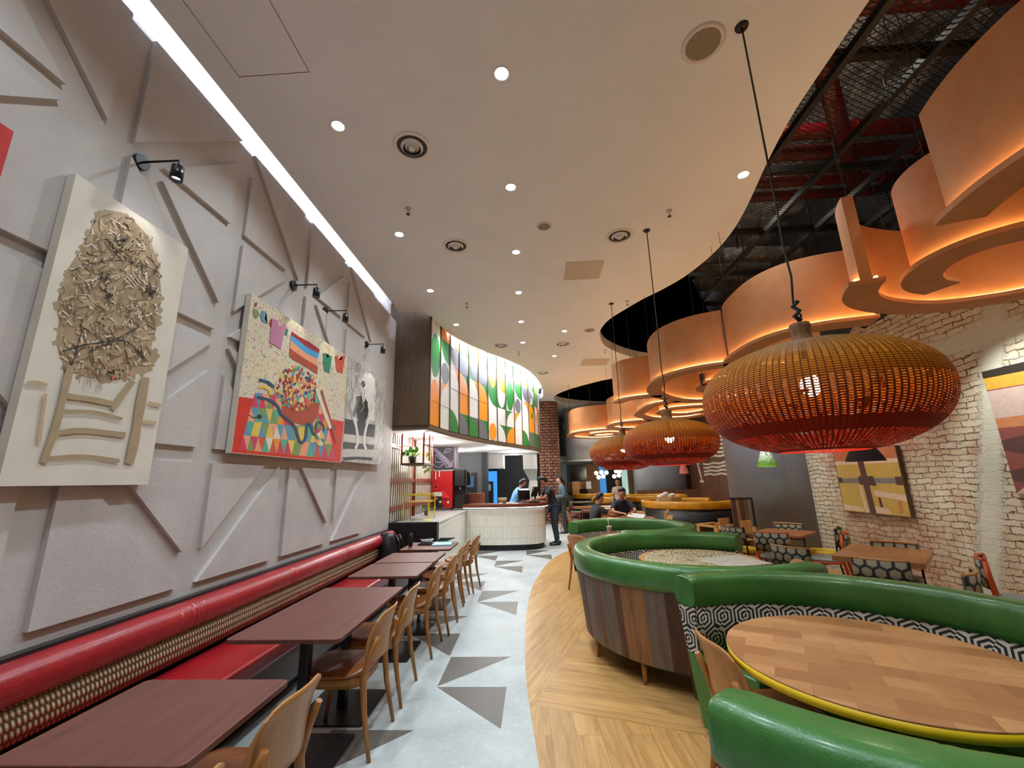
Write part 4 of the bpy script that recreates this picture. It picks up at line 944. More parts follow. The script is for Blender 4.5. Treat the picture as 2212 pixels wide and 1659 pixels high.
# ---------------------------------------------------------------- kitchen behind
def quad(px0, py0, px1, py1, Y):      # x0,x1,z0,z1 on the plane Y of a pixel rectangle of the photo
    a, b = at(px0, (py0+py1)/2, Y), at(px1, (py0+py1)/2, Y); c_, d = at((px0+px1)/2, py1, Y), at((px0+px1)/2, py0, Y); return a.x, b.x, c_.z, d.z
m = MB(); m.box(-3.2, -1.52, 13.5, 13.65, 0, 2.51); struct(m, 'wall_kitchen', M['greyk'], 'dark grey kitchen wall')
m = MB(); m.box(-1.66, -1.5, 13.4, 13.8, 0, 2.51); struct(m, 'wall_kitchen', M['dark'], 'dark kitchen wall corner post')
x0, x1, z0, z1 = quad(1004, 1021, 1030, 1073, 13.45)
m = MB(); m.box(x0, x1, 13.46, 13.5, z0, z1); m.g(1).box(x0+.06, x1-.1, 13.455, 13.46, z1-.45, z1-.1); m.g(1); struct(m, 'window_1', [M['black'], emit('blue_window_glow', (96, 132, 190), .55)], 'dark kitchen window with a blue reflection')
m = MB(); m.box(-3.1, 1.05, 17.6, 17.7, 0, 4.65); struct(m, 'wall_kitchen', M['dark'], 'black wall at the back of the kitchen')
x0, x1, z0, z1 = quad(1050, 968, 1086, 1012, 14.6); m = MB(); m.box(x0, x1, 14.6, 15.6, z0, 2.51); struct(m, 'wall_kitchen', M['wall'], 'pale bulkhead over the kitchen pass')
t = thing('kitchen_pass', 'blue lit opening into the back kitchen beside the grey wall', 'window', (at(1062, 1060, 15).x, 15, 0))
x0, x1, z0, z1 = quad(1049, 1018, 1074, 1105, 15); m = MB(); m.box(x0, x1, 15.0, 15.04, z0, z1); m.build('lit_recess', emit('blue_kitchen_glow', (64, 150, 230), 1.1), t)
m = MB(); m.box(x0, x1, 15.05, 15.1, 0, z1+.1); m.build('surround', M['dark'], t)
x0, x1, z0, z1 = quad(1052, 1040, 1066, 1092, 14.97); m = MB(); m.box(x0, x1, 14.97, 15.0, z0, z1); m.build('frame', M['black'], t)
x0, x1, z0, z1 = quad(1053, 1046, 1060, 1060, 14.94); m = MB(); m.box(x0, x1, 14.94, 14.96, z0, z1); m.build('notice', plain('notice_paper', (170, 200, 226), .6), t)
# extractor duct
t = thing('extractor_duct', 'white and steel extractor duct beside the brick column', 'duct', (at(1145, 1040, 15.2).x, 15.5, 1.6))
cx = at(1146, 1000, 15.3).x; zt = 2.51
m = MB(); m.box(cx-.27, cx+.24, 15.2, 15.7, at(1146, 1013, 15.2).z, zt); m.build('upper_duct', M['white'], t)
a = at(1146, 1013, 15.2).z; b = at(1146, 1038, 15.2).z; e = at(1146, 1075, 15.2).z
m = MB(); m.rings([[(cx-.27, 15.2, a), (cx+.24, 15.2, a), (cx+.24, 15.7, a), (cx-.27, 15.7, a)], [(cx-.06, 15.3, b), (cx+.2, 15.3, b), (cx+.2, 15.6, b), (cx-.06, 15.6, b)]]); m.build('tapered_duct', M['steel'], t)
m = MB(); m.rings([[(cx-.06, 15.3, b), (cx+.22, 15.3, b), (cx+.22, 15.6, b), (cx-.06, 15.6, b)], [(cx-.16, 15.2, e), (cx+.24, 15.2, e), (cx+.24, 15.7, e), (cx-.16, 15.7, e)]]); m.build('hood', M['white'], t)
m = MB(); m.rings([[(cx-.16, 15.22, e), (cx+.22, 15.22, e), (cx+.22, 15.7, e), (cx-.16, 15.7, e)], [(cx-.16, 15.22, 0), (cx+.22, 15.22, 0), (cx+.22, 15.7, 0), (cx-.16, 15.7, 0)]]); m.build('column_casing', M['steel'], t)
# things on the service counter
t = thing('till', 'black till screens and keyboard on the service counter', 'till', (-.15, 10.75, 1.06))
m = MB(); m.obox((-.28, 10.75, 1.27), (.13, .05, 0), (-.02, .03, .02), (0, -.03, .11)); m.obox((.0, 10.72, 1.32), (.06, .06, 0), (-.02, .03, 0), (.03, 0, .12)); m.build('screen', M['blackm'], t)
m = MB(); m.lathe([(.1, 0), (.1, .015), (.025, .03), (.02, .16), (0, .16)], (-.28, 10.77, 1.061), 14, caps=False); m.lathe([(.1, 0), (.1, .015), (.025, .03), (.02, .16), (0, .16)], (.0, 10.74, 1.061), 14, caps=False); m.build('stand', M['black'], t)
m = MB(); m.rbox(-.16, .1, 10.45, 10.62, 1.061, 1.10, .02); m.build('card_reader', M['blackm'], t)
m = MB(); m.lathe([(.08, 0), (.11, .05), (.11, .13), (.1, .13), (.09, .05), (0, .02)], (-.82, 10.75, 1.061), 16, caps=False); o = m.build('wire_basket', plain('woven_basket', (150, 128, 96), .7)); tag(o, 'small woven basket on the service counter', 'basket')
m = MB(); m.rbox(-.72, -.5, 10.5, 10.62, 1.061, 1.085, .02); m.rbox(-.9, -.8, 10.48, 10.55, 1.061, 1.08, .015); o = m.build('napkins', M['white']); tag(o, 'white napkins lying in front of the woven basket', 'napkins')
m = MB(); m.box(-1.8, -1.35, 11.2, 11.5, 0, 1.3); o = m.build('back_cabinet', plain('brown_back_cabinet', (140, 74, 50), .5)); tag(o, 'reddish brown cabinet behind the service counter', 'cabinet')
# ---------------------------------------------------------------- ceiling fittings (positions in metres)
SC_ = 1.196
DL = [(-1.34, 2.44), (-.12, 2.13), (-.12, 3.19), (1.91, 3.20), (-1.33, 3.81), (-.12, 4.27), (-1.33, 5.14), (-.13, 5.32), (-1.21, 6.42), (-.13, 6.41), (.62, 6.94), (-.13, 7.47), (.51, 8.43)]
DLL = ['downlight nearest the ceiling slot on the left', 'brightest downlight, in the middle of the ceiling near the top of the view', 'downlight in the middle row just behind the brightest one', 'downlight beside the curved dark opening on the right', 'second downlight of the left row, beside a sprinkler',
       'third downlight of the middle row, near a round speaker', 'third downlight of the left row', 'fourth downlight of the middle row', 'small downlight above the left end of the patterned cupboard', 'fifth downlight of the middle row', 'small downlight between the two round speakers', 'farthest small downlight of the middle row', 'small far downlight beside the tongue of ceiling between the dark openings']
lampin = emit('downlight_glow', (240, 246, 255), 30); lampdim = emit('downlight_dim', (235, 238, 240), 3)
proto = None
for i, ((x, y), lab) in enumerate(zip(DL, DLL)):
    x, y = x*SC_, y*SC_
    if proto is None:
        t = thing('downlight', lab, 'light', (0, 0, 0)); m = MB(); m.g(0, True); m.lathe([(.046, .01), (.056, 0), (.058, .0), (.058, .004), (.046, .02)], (0, 0, -.004), 24, caps=False); m.build('trim_ring', M['white'], t)
        m = MB(); m.disc((0, 0, .0), .046, 20, (0, 0, -1)); m.build('lens', lampin, t); proto = t
    else: t = dup(proto, (0, 0, 0))
    t.location = (x, y, CZ-.003); t['label'] = lab; t['group'] = 'ceiling downlights'
for i, (x, y) in enumerate(DL+[(-1.3, 1.1), (-.12, .9), (-1.2, -.3), (.9, .2), (-.12, -1.2), (-.1, 8.6), (.5, 10.2)]):
    spot('downlight_beam', (x*SC_, y*SC_, CZ-.03), (x*SC_, y*SC_, 0), (84 if x < -.9 else 108) if x < 1 else 70, 128, 1, (.78, .91, 1) if x < .3 else (.80, .91, 1), .045)
def ring_disc(name, lab, cat, x, y, r, kind, group):
    t = thing(name, lab, cat, (x, y, CZ), group)
    m = MB(); m.lathe([(r*.78, 0), (r*.8, -.012), (r, -.008), (r, 0)], (x, y, CZ), 32, caps=False); m.build('rim', M['ceil2'] if kind == 'diff' else M['white'], t)
    if kind == 'diff':
        m = MB(); m.disc((x, y, CZ-.001), r*.8, 28, (0, 0, -1)); m.build('throat', plain('diffuser_throat', (70, 60, 52), .7), t)
        for a in (.58, .36):
            m = MB(); m.lathe([(r*a, -.010), (r*a, -.004), (r*(a-.12), -.03), (r*(a-.12), -.034)], (x, y, CZ), 28, caps=False); m.build('vane_ring', M['ceil'], t)
        m = MB(); m.lathe([(0, -.03), (r*.2, -.028), (r*.18, -.01)], (x, y, CZ), 24, caps=False); m.build('centre_cone', M['ceil'], t)
    else:
        m = MB(); m.disc((x, y, CZ-.006), r*.8, 28, (0, 0, -1)); m.build('grille', plain('speaker_grille', (150, 138, 122), .6, var=.3, scale=300), t)
for (x, y, lab) in ((-.86, 2.67, 'round ceiling air diffuser nearest the viewpoint, between two left downlights'), (-.78, 4.08, 'round ceiling air diffuser in the left half, second from the front'), (1.01, 4.05, 'round ceiling air diffuser beside the thin lamp cord and dark opening'), (-.55, 7.59, 'small far air diffuser close to the patterned cupboard'), (.64, 7.65, 'far air diffuser in the middle of the ceiling'), (.30, 9.81, 'farthest air diffuser above the end of the cupboard')):
    ring_disc('air_diffuser', lab, 'air diffuser', x*SC_, y*SC_, .155*SC_/1.05, 'diff', 'round air diffusers')
for (x, y, r, lab) in ((1.11, 2.03, .142, 'large round ceiling speaker near the top of the view'), (.19, 3.80, .09, 'small round ceiling speaker in the middle of the ceiling'), (1.06, 6.94, .12, 'far round ceiling speaker beside the dark opening')):
    ring_disc('ceiling_speaker', lab, 'speaker', x*SC_, y*SC_, r*1.05, 'spk', 'round ceiling speakers')
for (x, y, lab) in ((-1.11, 3.40, 'sprinkler head beside the second left downlight'), (1.41, 3.65, 'sprinkler head on the right, above the lamp cord'), (-.90, 5.60, 'sprinkler head in front of the patterned cupboard'), (1.46, 5.76, 'sprinkler head at the edge of the curved opening'), (-.23, 8.04, 'far sprinkler head in the middle of the ceiling'), (1.52, 8.10, 'far sprinkler head near the tongue of ceiling')):
    t = thing('sprinkler', lab, 'sprinkler', (x*SC_, y*SC_, CZ), 'ceiling sprinklers'); c_ = (x*SC_, y*SC_, CZ)
    m = MB(); m.lathe([(.03, 0), (.028, -.01), (.01, -.012), (.01, -.05), (0, -.05)], c_, 14, caps=False); m.build('body', M['steel'], t)
    m = MB(); m.lathe([(.003, -.05), (.003, -.075), (.022, -.078), (.022, -.082), (0, -.082)], c_, 14, caps=False); m.build('deflector', M['black'], t)
def flatpanel(name, lab, x0, x1, y0, y1, mat, z=.006, gap=True):
    m = MB(); m.g(0, False)
    if gap: m.box(x0, x1, y0, y1, CZ-z, CZ+.001)
    o = m.build(name, mat); return tag(o, lab, 'panel')
flatpanel('access_hatch', 'beige square access hatch in the middle of the white ceiling', .47*SC_, .935*SC_, 4.55*SC_, 5.01*SC_, M['hatch'])
flatpanel('access_hatch', 'far beige access hatch near the second dark opening', 1.15*SC_, 1.75*SC_, 8.75*SC_, 9.3*SC_, M['hatch'])
m = MB(); x0, x1, y0, y1 = -1.79*SC_, -1.335*SC_, 1.4*SC_, 2.03*SC_; e = .004
m.box(x0, x1, y1, y1+e, CZ-.002, CZ+.001); m.box(x0-e, x0, y0, y1+e, CZ-.002, CZ+.001); m.box(x1, x1+e, y0, y1+e, CZ-.002, CZ+.001)
o = m.build('flush_hatch_frame', plain('shadow_gap', (120, 108, 98), .8)); tag(o, 'thin outline of a flush access panel at the upper left of the ceiling', 'panel')

# ---------------------------------------------------------------- service void above the curved opening
def mesh_mat():
    m = newmat('expanded_steel_mesh', srgb(30, 28, 27), .5, .6); t = NT(m); x = t.xyz(t.coord()); a = t.m('ADD', t.m('MULTIPLY', x[0], 10), t.m('MULTIPLY', x[1], 22)); b = t.m('SUBTRACT', t.m('MULTIPLY', x[0], 10), t.m('MULTIPLY', x[1], 22))
    fa = t.m('LESS_THAN', t.m('FRACT', a), .2); fb = t.m('LESS_THAN', t.m('FRACT', b), .2); t.link(t.m('MAXIMUM', fa, fb), t.p.inputs['Alpha']); return m
m = MB(); m.poly([(1.0, -2.4, 5.02), (6.5, -2.4, 5.02), (6.5, 12.5, 5.02), (1.0, 12.5, 5.02)]); o = m.build('wire_mesh', mesh_mat()); tag(o, 'black expanded steel mesh hung in the curved ceiling opening', 'mesh')
BML = ['nearest', 'second', 'third', 'fourth', 'fifth', 'sixth', 'seventh', 'eighth', 'ninth']
for i, x in enumerate((2.75, 3.45, 4.15, 4.85)):
    m = MB(); m.box(x-.03, x+.03, -2.4, 12.5, 4.98, 5.05); o = m.build('ceiling_beam', M['black']); tag(o, 'black steel beam running down the room in the opening, %s from the white ceiling' % BML[i], 'beam', 'black steel beams in the ceiling opening')
for i, y in enumerate((1.6, 2.97, 4.35, 5.6, 6.9, 8.2, 9.5, 10.8)):
    m = MB(); m.box(1.0, 6.5, y-.035, y+.035, 5.05, 5.13); o = m.build('ceiling_beam', M['black']); tag(o, 'black steel cross beam over the curved opening, %s from the viewpoint' % BML[i], 'beam', 'black steel beams in the ceiling opening')
for i, (y, r) in enumerate(((2.55, .10), (2.88, .10), (4.28, .09), (4.62, .09), (5.15, .07), (5.45, .07), (1.7, .1))):
    m = MB(); m.tube([(1.0, y, 5.55), (6.6, y, 5.55)], r, 20); m2 = m
    for x in (2.9, 3.9, 4.9): m.tube([(x-.03, y, 5.55), (x+.03, y, 5.55)], r*1.12, 20)
    o = m.build('red_pipe', M['redpipe']); tag(o, 'glossy dark red pipe across the ceiling void, %s' % ['right of the top edge hatch', 'second from the top of the view', 'upper pipe of the middle bunch', 'second pipe of the middle bunch', 'thinner pipe behind the middle bunch', 'thinnest and farthest red pipe', 'hidden nearest pipe above the view'][i], 'pipe', 'red pipes in the ceiling void')
m = MB(); m.tube([(2.6, 3.0, 5.4), (4.6, 5.2, 5.4)], .09, 16); o = m.build('red_pipe', M['redpipe']); tag(o, 'dark red pipe running diagonally across the others', 'pipe', 'red pipes in the ceiling void')
for i, (x, y) in enumerate(((2.6, 6.6), (3.3, 6.0), (3.9, 7.2), (2.3, 7.9), (4.4, 5.9), (2.9, 8.8))):
    m = MB(); m.tube([(x, y, 5.05), (x, y, 6.3)], .012, 6); m.tube([(x+.25, y+.3, 5.05), (x+.25, y+.3, 6.3)], .008, 6); o = m.build('hanger_rod', M['black']); tag(o, 'thin black hanger rods dropping from the dark ceiling void', 'rod', 'hanger rods in the void')
m = MB()
for k in range(3): m.tube(catmull([(1.3, 7.2+k*.5, 5.5), (2.6, 7.3+k*.5, 5.6), (4, 7.0+k*.6, 5.5), (6, 7.4+k*.6, 5.6)], 6), .14, 14)
o = m.build('foil_duct', M['foil']); tag(o, 'crumpled silver foil ducts crossing the far part of the void', 'duct')

# ---------------------------------------------------------------- curved horseshoe booths
def booth(name, lab, c, Ro, a0, a1, leather_, seatm, woodclad=True, legs=True, seat=True, n=64, h=.93, darkbase=None, group=None, r0=.17):
    t = thing(name, lab, 'booth', (c[0], c[1], 0), group)
    rc, zc, rx, rz = Ro-.075, h-.105, .098, .105
    prof = [(rc+rx*(abs(cos(a))**.55)*(1 if cos(a) > 0 else -1), zc+rz*(abs(sin(a))**.55)*(1 if sin(a) > 0 else -1)) for a in [2*pi*j/18 for j in range(18)]]
    m = MB(); m.g(0, True); rs = []; N = n*5
    seams = [a0+(a1-a0)*q for q in (.12, .24, .36, .5, .64, .76, .88)]
    for i in range(N+1):
        ad = a0+(a1-a0)*i/N; t_ = R(ad); s = 1
        for q in seams:
            for d_ in (-2.6, -1.5, -.8, 0, .8, 1.5, 2.6): s -= (.05 if d_ == 0 else .022)*math.exp(-(((ad-q-d_)*Ro/57.3)/.006)**2)
        e = min(i, N-i)/6.0
        if e < 1: s *= .90+.10*math.sin(e*pi/2)
        rs.append([(c[0]+(rc+(r-rc)*s)*cos(t_), c[1]+(rc+(r-rc)*s)*sin(t_), zc+(z-zc)*s) for r, z in prof])
    m.rings(rs); m.build('backrest_roll', leather_, t)
    m = MB(); m.g(0, False); m.sm = True; m.arc(c, [(Ro-.155, .46), (Ro-.15, h-.17), (Ro-.09, h-.17), (Ro-.09, .46)], a0+.3, a1-.3, n, Ro-.15); m.build('patterned_backrest', M['maze'], t)
    if seat:
        m = MB(); m.sm = True; m.arc(c, [(Ro-.155, .46), (Ro-.155, .38), (Ro-.56, .38), (Ro-.585, .40), (Ro-.585, .44), (Ro-.56, .46)], a0+.3, a1-.3, n); m.build('seat', seatm, t)
        m = MB(); m.sm = True; m.arc(c, [(Ro-.3, .38), (Ro-.3, .08), (Ro-.53, .08), (Ro-.56, .38)], a0+.3, a1-.3, n); m.build('seat_base', seatm, t)
    if darkbase:
        m = MB(); m.sm = True; m.arc(c, [(Ro-.01, 0), (Ro-.01, h-.17), (Ro-.06, h-.17), (Ro-.06, 0)], a0+.3, a1-.3, n); m.build('outer_panel', darkbase, t)
    for e_, sg in ((a0, 1), (a1, -1)):
        p = R(e_); q = R(e_+sg*1.1); P3 = lambda r, z, a: (c[0]+r*cos(a), c[1]+r*sin(a), z)
        L = [(Ro-.165, .45), (Ro-.155, h-.18), (Ro-.005, h-.18), (Ro-.06, .45)]
        m = MB(); m.g(0, False); m.poly([P3(r, z, p) for r, z in L], [(r, z) for r, z in L])
        for k in range(4):
            a_, b_ = L[k], L[(k+1) % 4]; m.poly([P3(*a_, p), P3(*b_, p), P3(*b_, q), P3(*a_, q)], [(a_[0], a_[1]), (b_[0], b_[1]), (b_[0]+.03, b_[1]), (a_[0]+.03, a_[1])])
        m.build('patterned_end_panel', M['maze'], t, normals=False)
        if seat:
            L = [(Ro-.59, .04), (Ro-.59, .455), (Ro-.055, .455), (Ro-.13, .04)]; m = MB(); m.g(0, False); m.rings([[P3(r, z, p) for r, z in L], [P3(r, z, q) for r, z in L]]); m.build('upholstered_end_panel', seatm, t)
    if woodclad:
        m = MB(); m.sm = False; a = a0+.3; r_ = random.Random(int(c[0]*100)); 
        while a < a1-.4:
            w_ = min(r_.choice([3.5, 5, 8, 11, 13]), a1-.3-a); m.g(r_.randrange(5)); ns = max(2, int(w_/2.5))
            ro, ri = Ro+.0, Ro-.07
            for k in range(ns):
                p0, p1 = R(a+w_*k/ns), R(a+w_*(k+1)/ns)
                m.poly([(c[0]+ri*cos(p0), c[1]+ri*sin(p0), r0), (c[0]+ri*cos(p1), c[1]+ri*sin(p1), r0), (c[0]+ro*cos(p1), c[1]+ro*sin(p1), h-.16), (c[0]+ro*cos(p0), c[1]+ro*sin(p0), h-.16)])
            a += w_
        bmesh.ops.remove_doubles(m.bm, verts=m.bm.verts, dist=1e-5); m.build('wood_cladding', CL, t, normals=False)
        m = MB(); m.sm = True; m.arc(c, [(Ro-.085, r0), (Ro-.02, h-.17), (Ro-.035, h-.17), (Ro-.10, r0)], a0+.3, a1-.3, n); m.build('inner_shell', M['black'], t)
    if legs:
        k = a0+12
        while k < a1-6:
            p = R(k); r = Ro-.12; x, y = c[0]+r*cos(p), c[1]+r*sin(p)
            m = MB(); m.lathe([(.014, 0), (.026, .18), (0, .18)], (x, y, 0), 10, caps=True); m.build('leg', M['legw'], t); k += 34
    return t
B1, B2, B3 = (1.45, 2.20), (1.565, 4.52), (1.36, 6.68)
booth('horseshoe_booth', 'nearest green leather horseshoe booth, around the round wooden table', B1, 1.15, -144, 114.5, M['green'], M['green'], group='green horseshoe booths')
booth('horseshoe_booth', 'middle green leather horseshoe booth with planked wooden outside', B2, 1.17, 43, 304, M['green'], M['green'], group='green horseshoe booths')
booth('horseshoe_booth', 'farthest green leather horseshoe booth, behind the two others', B3, .96, -106, 150, M['green'], M['green'], group='green horseshoe booths', n=48)
# round tables
def round_table(c, r, top, edge, lab, name='round_table', h=.75, base=True):
    t = thing(name, lab, 'table', (c[0], c[1], 0), 'round tables')
    m = MB(); m.g(0, False); N = 64
    P = [(c[0]+r*cos(2*pi*i/N), c[1]+r*sin(2*pi*i/N)) for i in range(N)]; m.prism(P, h-.008, h, True); m.build('table_top', top, t)
    m = MB(); m.g(0, False); P = [(c[0]+(r+.0015)*cos(2*pi*i/N), c[1]+(r+.0015)*sin(2*pi*i/N)) for i in range(N)]; m.prism(P, h-.042, h-.008, True); m.build('table_edge', edge, t)
    if base:
        m = MB(); m.lathe([(.045, .02), (.045, h-.05), (.2, h-.045), (.0, h-.043)], (c[0], c[1], 0), 20, caps=False); m.build('pedestal', M['black'], t)
        m = MB(); m.lathe([(.0, .0), (.27, 0), (.27, .012), (.05, .022), (0, .022)], (c[0], c[1], 0), 28, caps=False); m.build('base_plate', M['black'], t)
    return t
round_table((1.56, 2.29), .61, M['butcher'], plain('yellow_edge', (232, 190, 20), .45, var=.04), 'round oak block table with a bright yellow edge inside the nearest booth')
def paisley():
    m = newmat('cream_print_table_top', srgb(216, 204, 172), .25); t = NT(m); v = t.coord(); vo = t.n.new('ShaderNodeTexVoronoi'); vo.feature = 'DISTANCE_TO_EDGE'; vo.inputs['Scale'].default_value = 26; t.link(v, vo.inputs['Vector'])
    x = t.xyz(t.mapv(v, (1, 1, 1), (0, 0, R(-38)))); g1 = t.m('LESS_THAN', t.m('FRACT', t.m('ADD', t.m('MULTIPLY', x[0], 3.1), .5)), .02); g2 = t.m('LESS_THAN', t.m('FRACT', t.m('MULTIPLY', x[1], 3.1)), .02)
    k = t.m('LESS_THAN', vo.outputs['Distance'], .09); n = t.noise(v, 60, 3); k = t.m('MULTIPLY', k, t.m('GREATER_THAN', n, .42))
    c_ = t.mix(k, srgb(222, 208, 172), srgb(72, 64, 48)); c_ = t.mix(t.m('MAXIMUM', g1, g2), c_, srgb(70, 62, 50))
    rr = t.m('SQRT', t.m('ADD', t.m('MULTIPLY', x[0], x[0]), t.m('MULTIPLY', x[1], x[1]))); t.link(t.mix(t.m('GREATER_THAN', rr, .56), c_, srgb(206, 150, 96)), t.p.inputs['Base Color']); return m
t2 = round_table((1.70, 4.80), .60, paisley(), M['green'], 'round table with a cream and black printed top inside the middle booth')
m = MB(); m.g(0, False); m.obox((1.98, 4.62, .7535), (.26, .07, 0), (-.06, .24, 0), (0, 0, .002)); o = m.build('plastic_sheet', plain('milky_plastic', (214, 208, 196), .2)); tag(o, 'milky plastic sheet on the right of the printed round table', 'sheet')
round_table((1.40, 6.76), .43, plain('red_brown_laminate', (134, 70, 56), .3), M['orangew'], 'round red brown table inside the farthest green booth')
m = MB(); m.g(0, False); m.obox((1.56, 6.72, .757), (.15, .03, 0), (-.03, .10, 0), (0, 0, .006)); o = m.build('notebook', M['white']); tag(o, 'white notebook lying on the red brown round table', 'notebook')
t = thing('iced_drink', 'clear plastic cup with a white straw on the red brown round table', 'cup', (1.13, 6.82, .75))
m = MB(); m.lathe([(.028, 0), (.04, .11), (.044, .115), (.044, .125), (.03, .13), (0, .13)], (1.13, 6.82, .75), 18, caps=False); m.build('cup', plain('milky_cup', (196, 184, 166), .2), t)
m = MB(); m.tube([(1.13, 6.82, .87), (1.115, 6.82, 1.0)], .005, 6); m.build('straw', M['white'], t)
# plywood chairs at the booths
pc = wood_chair(); pc.location = (1.165, 2.46, 0); pc.rotation_euler = (0, 0, R(-84)); pc['label'] = 'plywood chair in the opening of the nearest booth, seen edge on'; pc['group'] = 'plywood chairs at the green booths'
dup(pc, (.80, 6.74, 0), R(-48), 'plywood chair standing between the tiled aisle and the farthest green booth', 'plywood chairs at the green booths')
dup(pc, (2.22, 4.45, 0), R(78), 'plywood chair facing the printed round table, half hidden by the middle booth', 'plywood chairs at the green booths')

# ---------------------------------------------------------------- woven pendants
def woven():
    m = newmat('dyed_rattan_weave', srgb(170, 110, 50), .55); t = NT(m); o = t.xyz(t.coord('Object')); uv = t.xyz(t.coord('UV'))
    c_ = t.ramp(t.m('DIVIDE', o[2], .62), [(0, srgb(160, 14, 4)), (.22, srgb(168, 30, 4)), (.42, srgb(188, 78, 6)), (.6, srgb(190, 108, 12)), (.85, srgb(140, 100, 28)), (1, srgb(108, 78, 30))])
    u = t.m('MULTIPLY', uv[0], 120); v = t.m('MULTIPLY', uv[1], 96)
    fu = t.m('ABSOLUTE', t.m('SUBTRACT', t.m('FRACT', u), .5)); sv = t.m('FRACT', t.m('ADD', v, t.m('MULTIPLY', t.m('FLOORED_MODULO', t.m('FLOOR', u), 2.0), .5)))
    rib = t.m('GREATER_THAN', fu, .40); strand = t.m('SINE', t.m('MULTIPLY', v, 6.283))
    n = t.noise(t.coord('Object'), 18, 3)
    bandy = t.m('ABSOLUTE', t.m('SUBTRACT', t.m('FRACT', t.m('MULTIPLY', uv[1], 4.0)), .5)); open_ = t.m('LESS_THAN', bandy, .34)
    slit = t.m('MULTIPLY', t.m('LESS_THAN', t.m('ABSOLUTE', t.m('SUBTRACT', sv, .5)), .2), t.m('LESS_THAN', fu, .30))
    hole = t.m('MULTIPLY', t.m('MULTIPLY', slit, open_), t.m('GREATER_THAN', n, .40))
    c_ = t.mix(t.m('MULTIPLY', rib, .75), c_, srgb(60, 34, 18)); c_ = t.mix(t.m('MULTIPLY', t.m('LESS_THAN', strand, -.2), .35), c_, srgb(70, 40, 20))
    t.link(c_, t.p.inputs['Base Color']); t.link(t.m('SUBTRACT', 1.0, hole), t.p.inputs['Alpha']); t.bump(strand, .5, .006)
    t.p.inputs['Specular IOR Level'].default_value = .15
    return m
M['weave'] = woven(); bulbm = emit('bulb_glow', (255, 240, 210), 26)
def pendant(x, y, zb, zt, r, lab):
    t = thing('woven_pendant', lab, 'pendant lamp', (x, y, zb), 'woven pendant lamps over the green booths'); H = zt-zb; k = H/.72
    m = MB(); m.g(0, True)
    pr = [(r*.36, 0), (r*.55, .022), (r*.76, .075), (r*.90, .14), (r*.975, .21), (r, .29), (r*.975, .37), (r*.90, .44), (r*.76, .50), (r*.55, .55), (r*.36, .578), (r*.22, .59), (.075, .60)]
    pp = catmull([(a, b) for a, b in pr], 4)
    m.lathe([(p.x, p.y*k) for p in pp], (x, y, zb), 72, caps=False, uv=True); m.build('woven_shade', M['weave'], t, normals=True)
    m = MB(); m.g(0, True); m.lathe([(.085, .592*k), (.06, .61*k), (.048, .66*k), (.056, .70*k), (.05, .72*k), (0, .72*k)], (x, y, zb), 18, caps=False); m.build('neck', plain('raffia_neck', (122, 78, 36), .7, var=.3, stretch=(8, 8, 1)), t)
    m = MB(); m.tube([(x, y, zt-.02), (x+.02, y, zt+.05), (x-.012, y, zt+.12), (x+.008, y, zt+.3), (x-.006, y, zt+.5), (x, y, zt+.8), (x, y, CZ-.01)], .006, 6); m.build('cord', M['black'], t)
    m = MB(); m.tube([(x+.015*cos(a*3), y+.015*sin(a*3), zt+.02+.03*a) for a in range(5)], .014, 6); m.build('cord_knot', M['black'], t)
    m = MB(); m.lathe([(0, -.012), (.04, -.012), (.045, 0)], (x, y, CZ), 18, caps=False); m.build('ceiling_rose', M['black'], t)
    m = MB(); m.ball((x, y, zb+.36*k), .05, 10, (1, 1, 1.25)); m.build('bulb', bulbm, t)
    m = MB(); m.tube([(x, y, zb+.42*k), (x, y, zb+.6*k)], .018, 8); m.build('bulb_holder', M['black'], t)
    point('pendant_light', (x, y, zb+.26*k), 12, (1, .86, .66), .05)
pendant(1.555, 2.33, 1.715, 2.44, .56, 'largest and nearest woven pendant, dyed from ochre to red, over the yellow edged table')
pendant(1.53, 4.75, 1.725, 2.34, .51, 'middle woven pendant, over the printed round table')
pendant(1.485, 6.98, 1.73, 2.41, .56, 'farthest woven pendant, partly hidden behind the middle one')

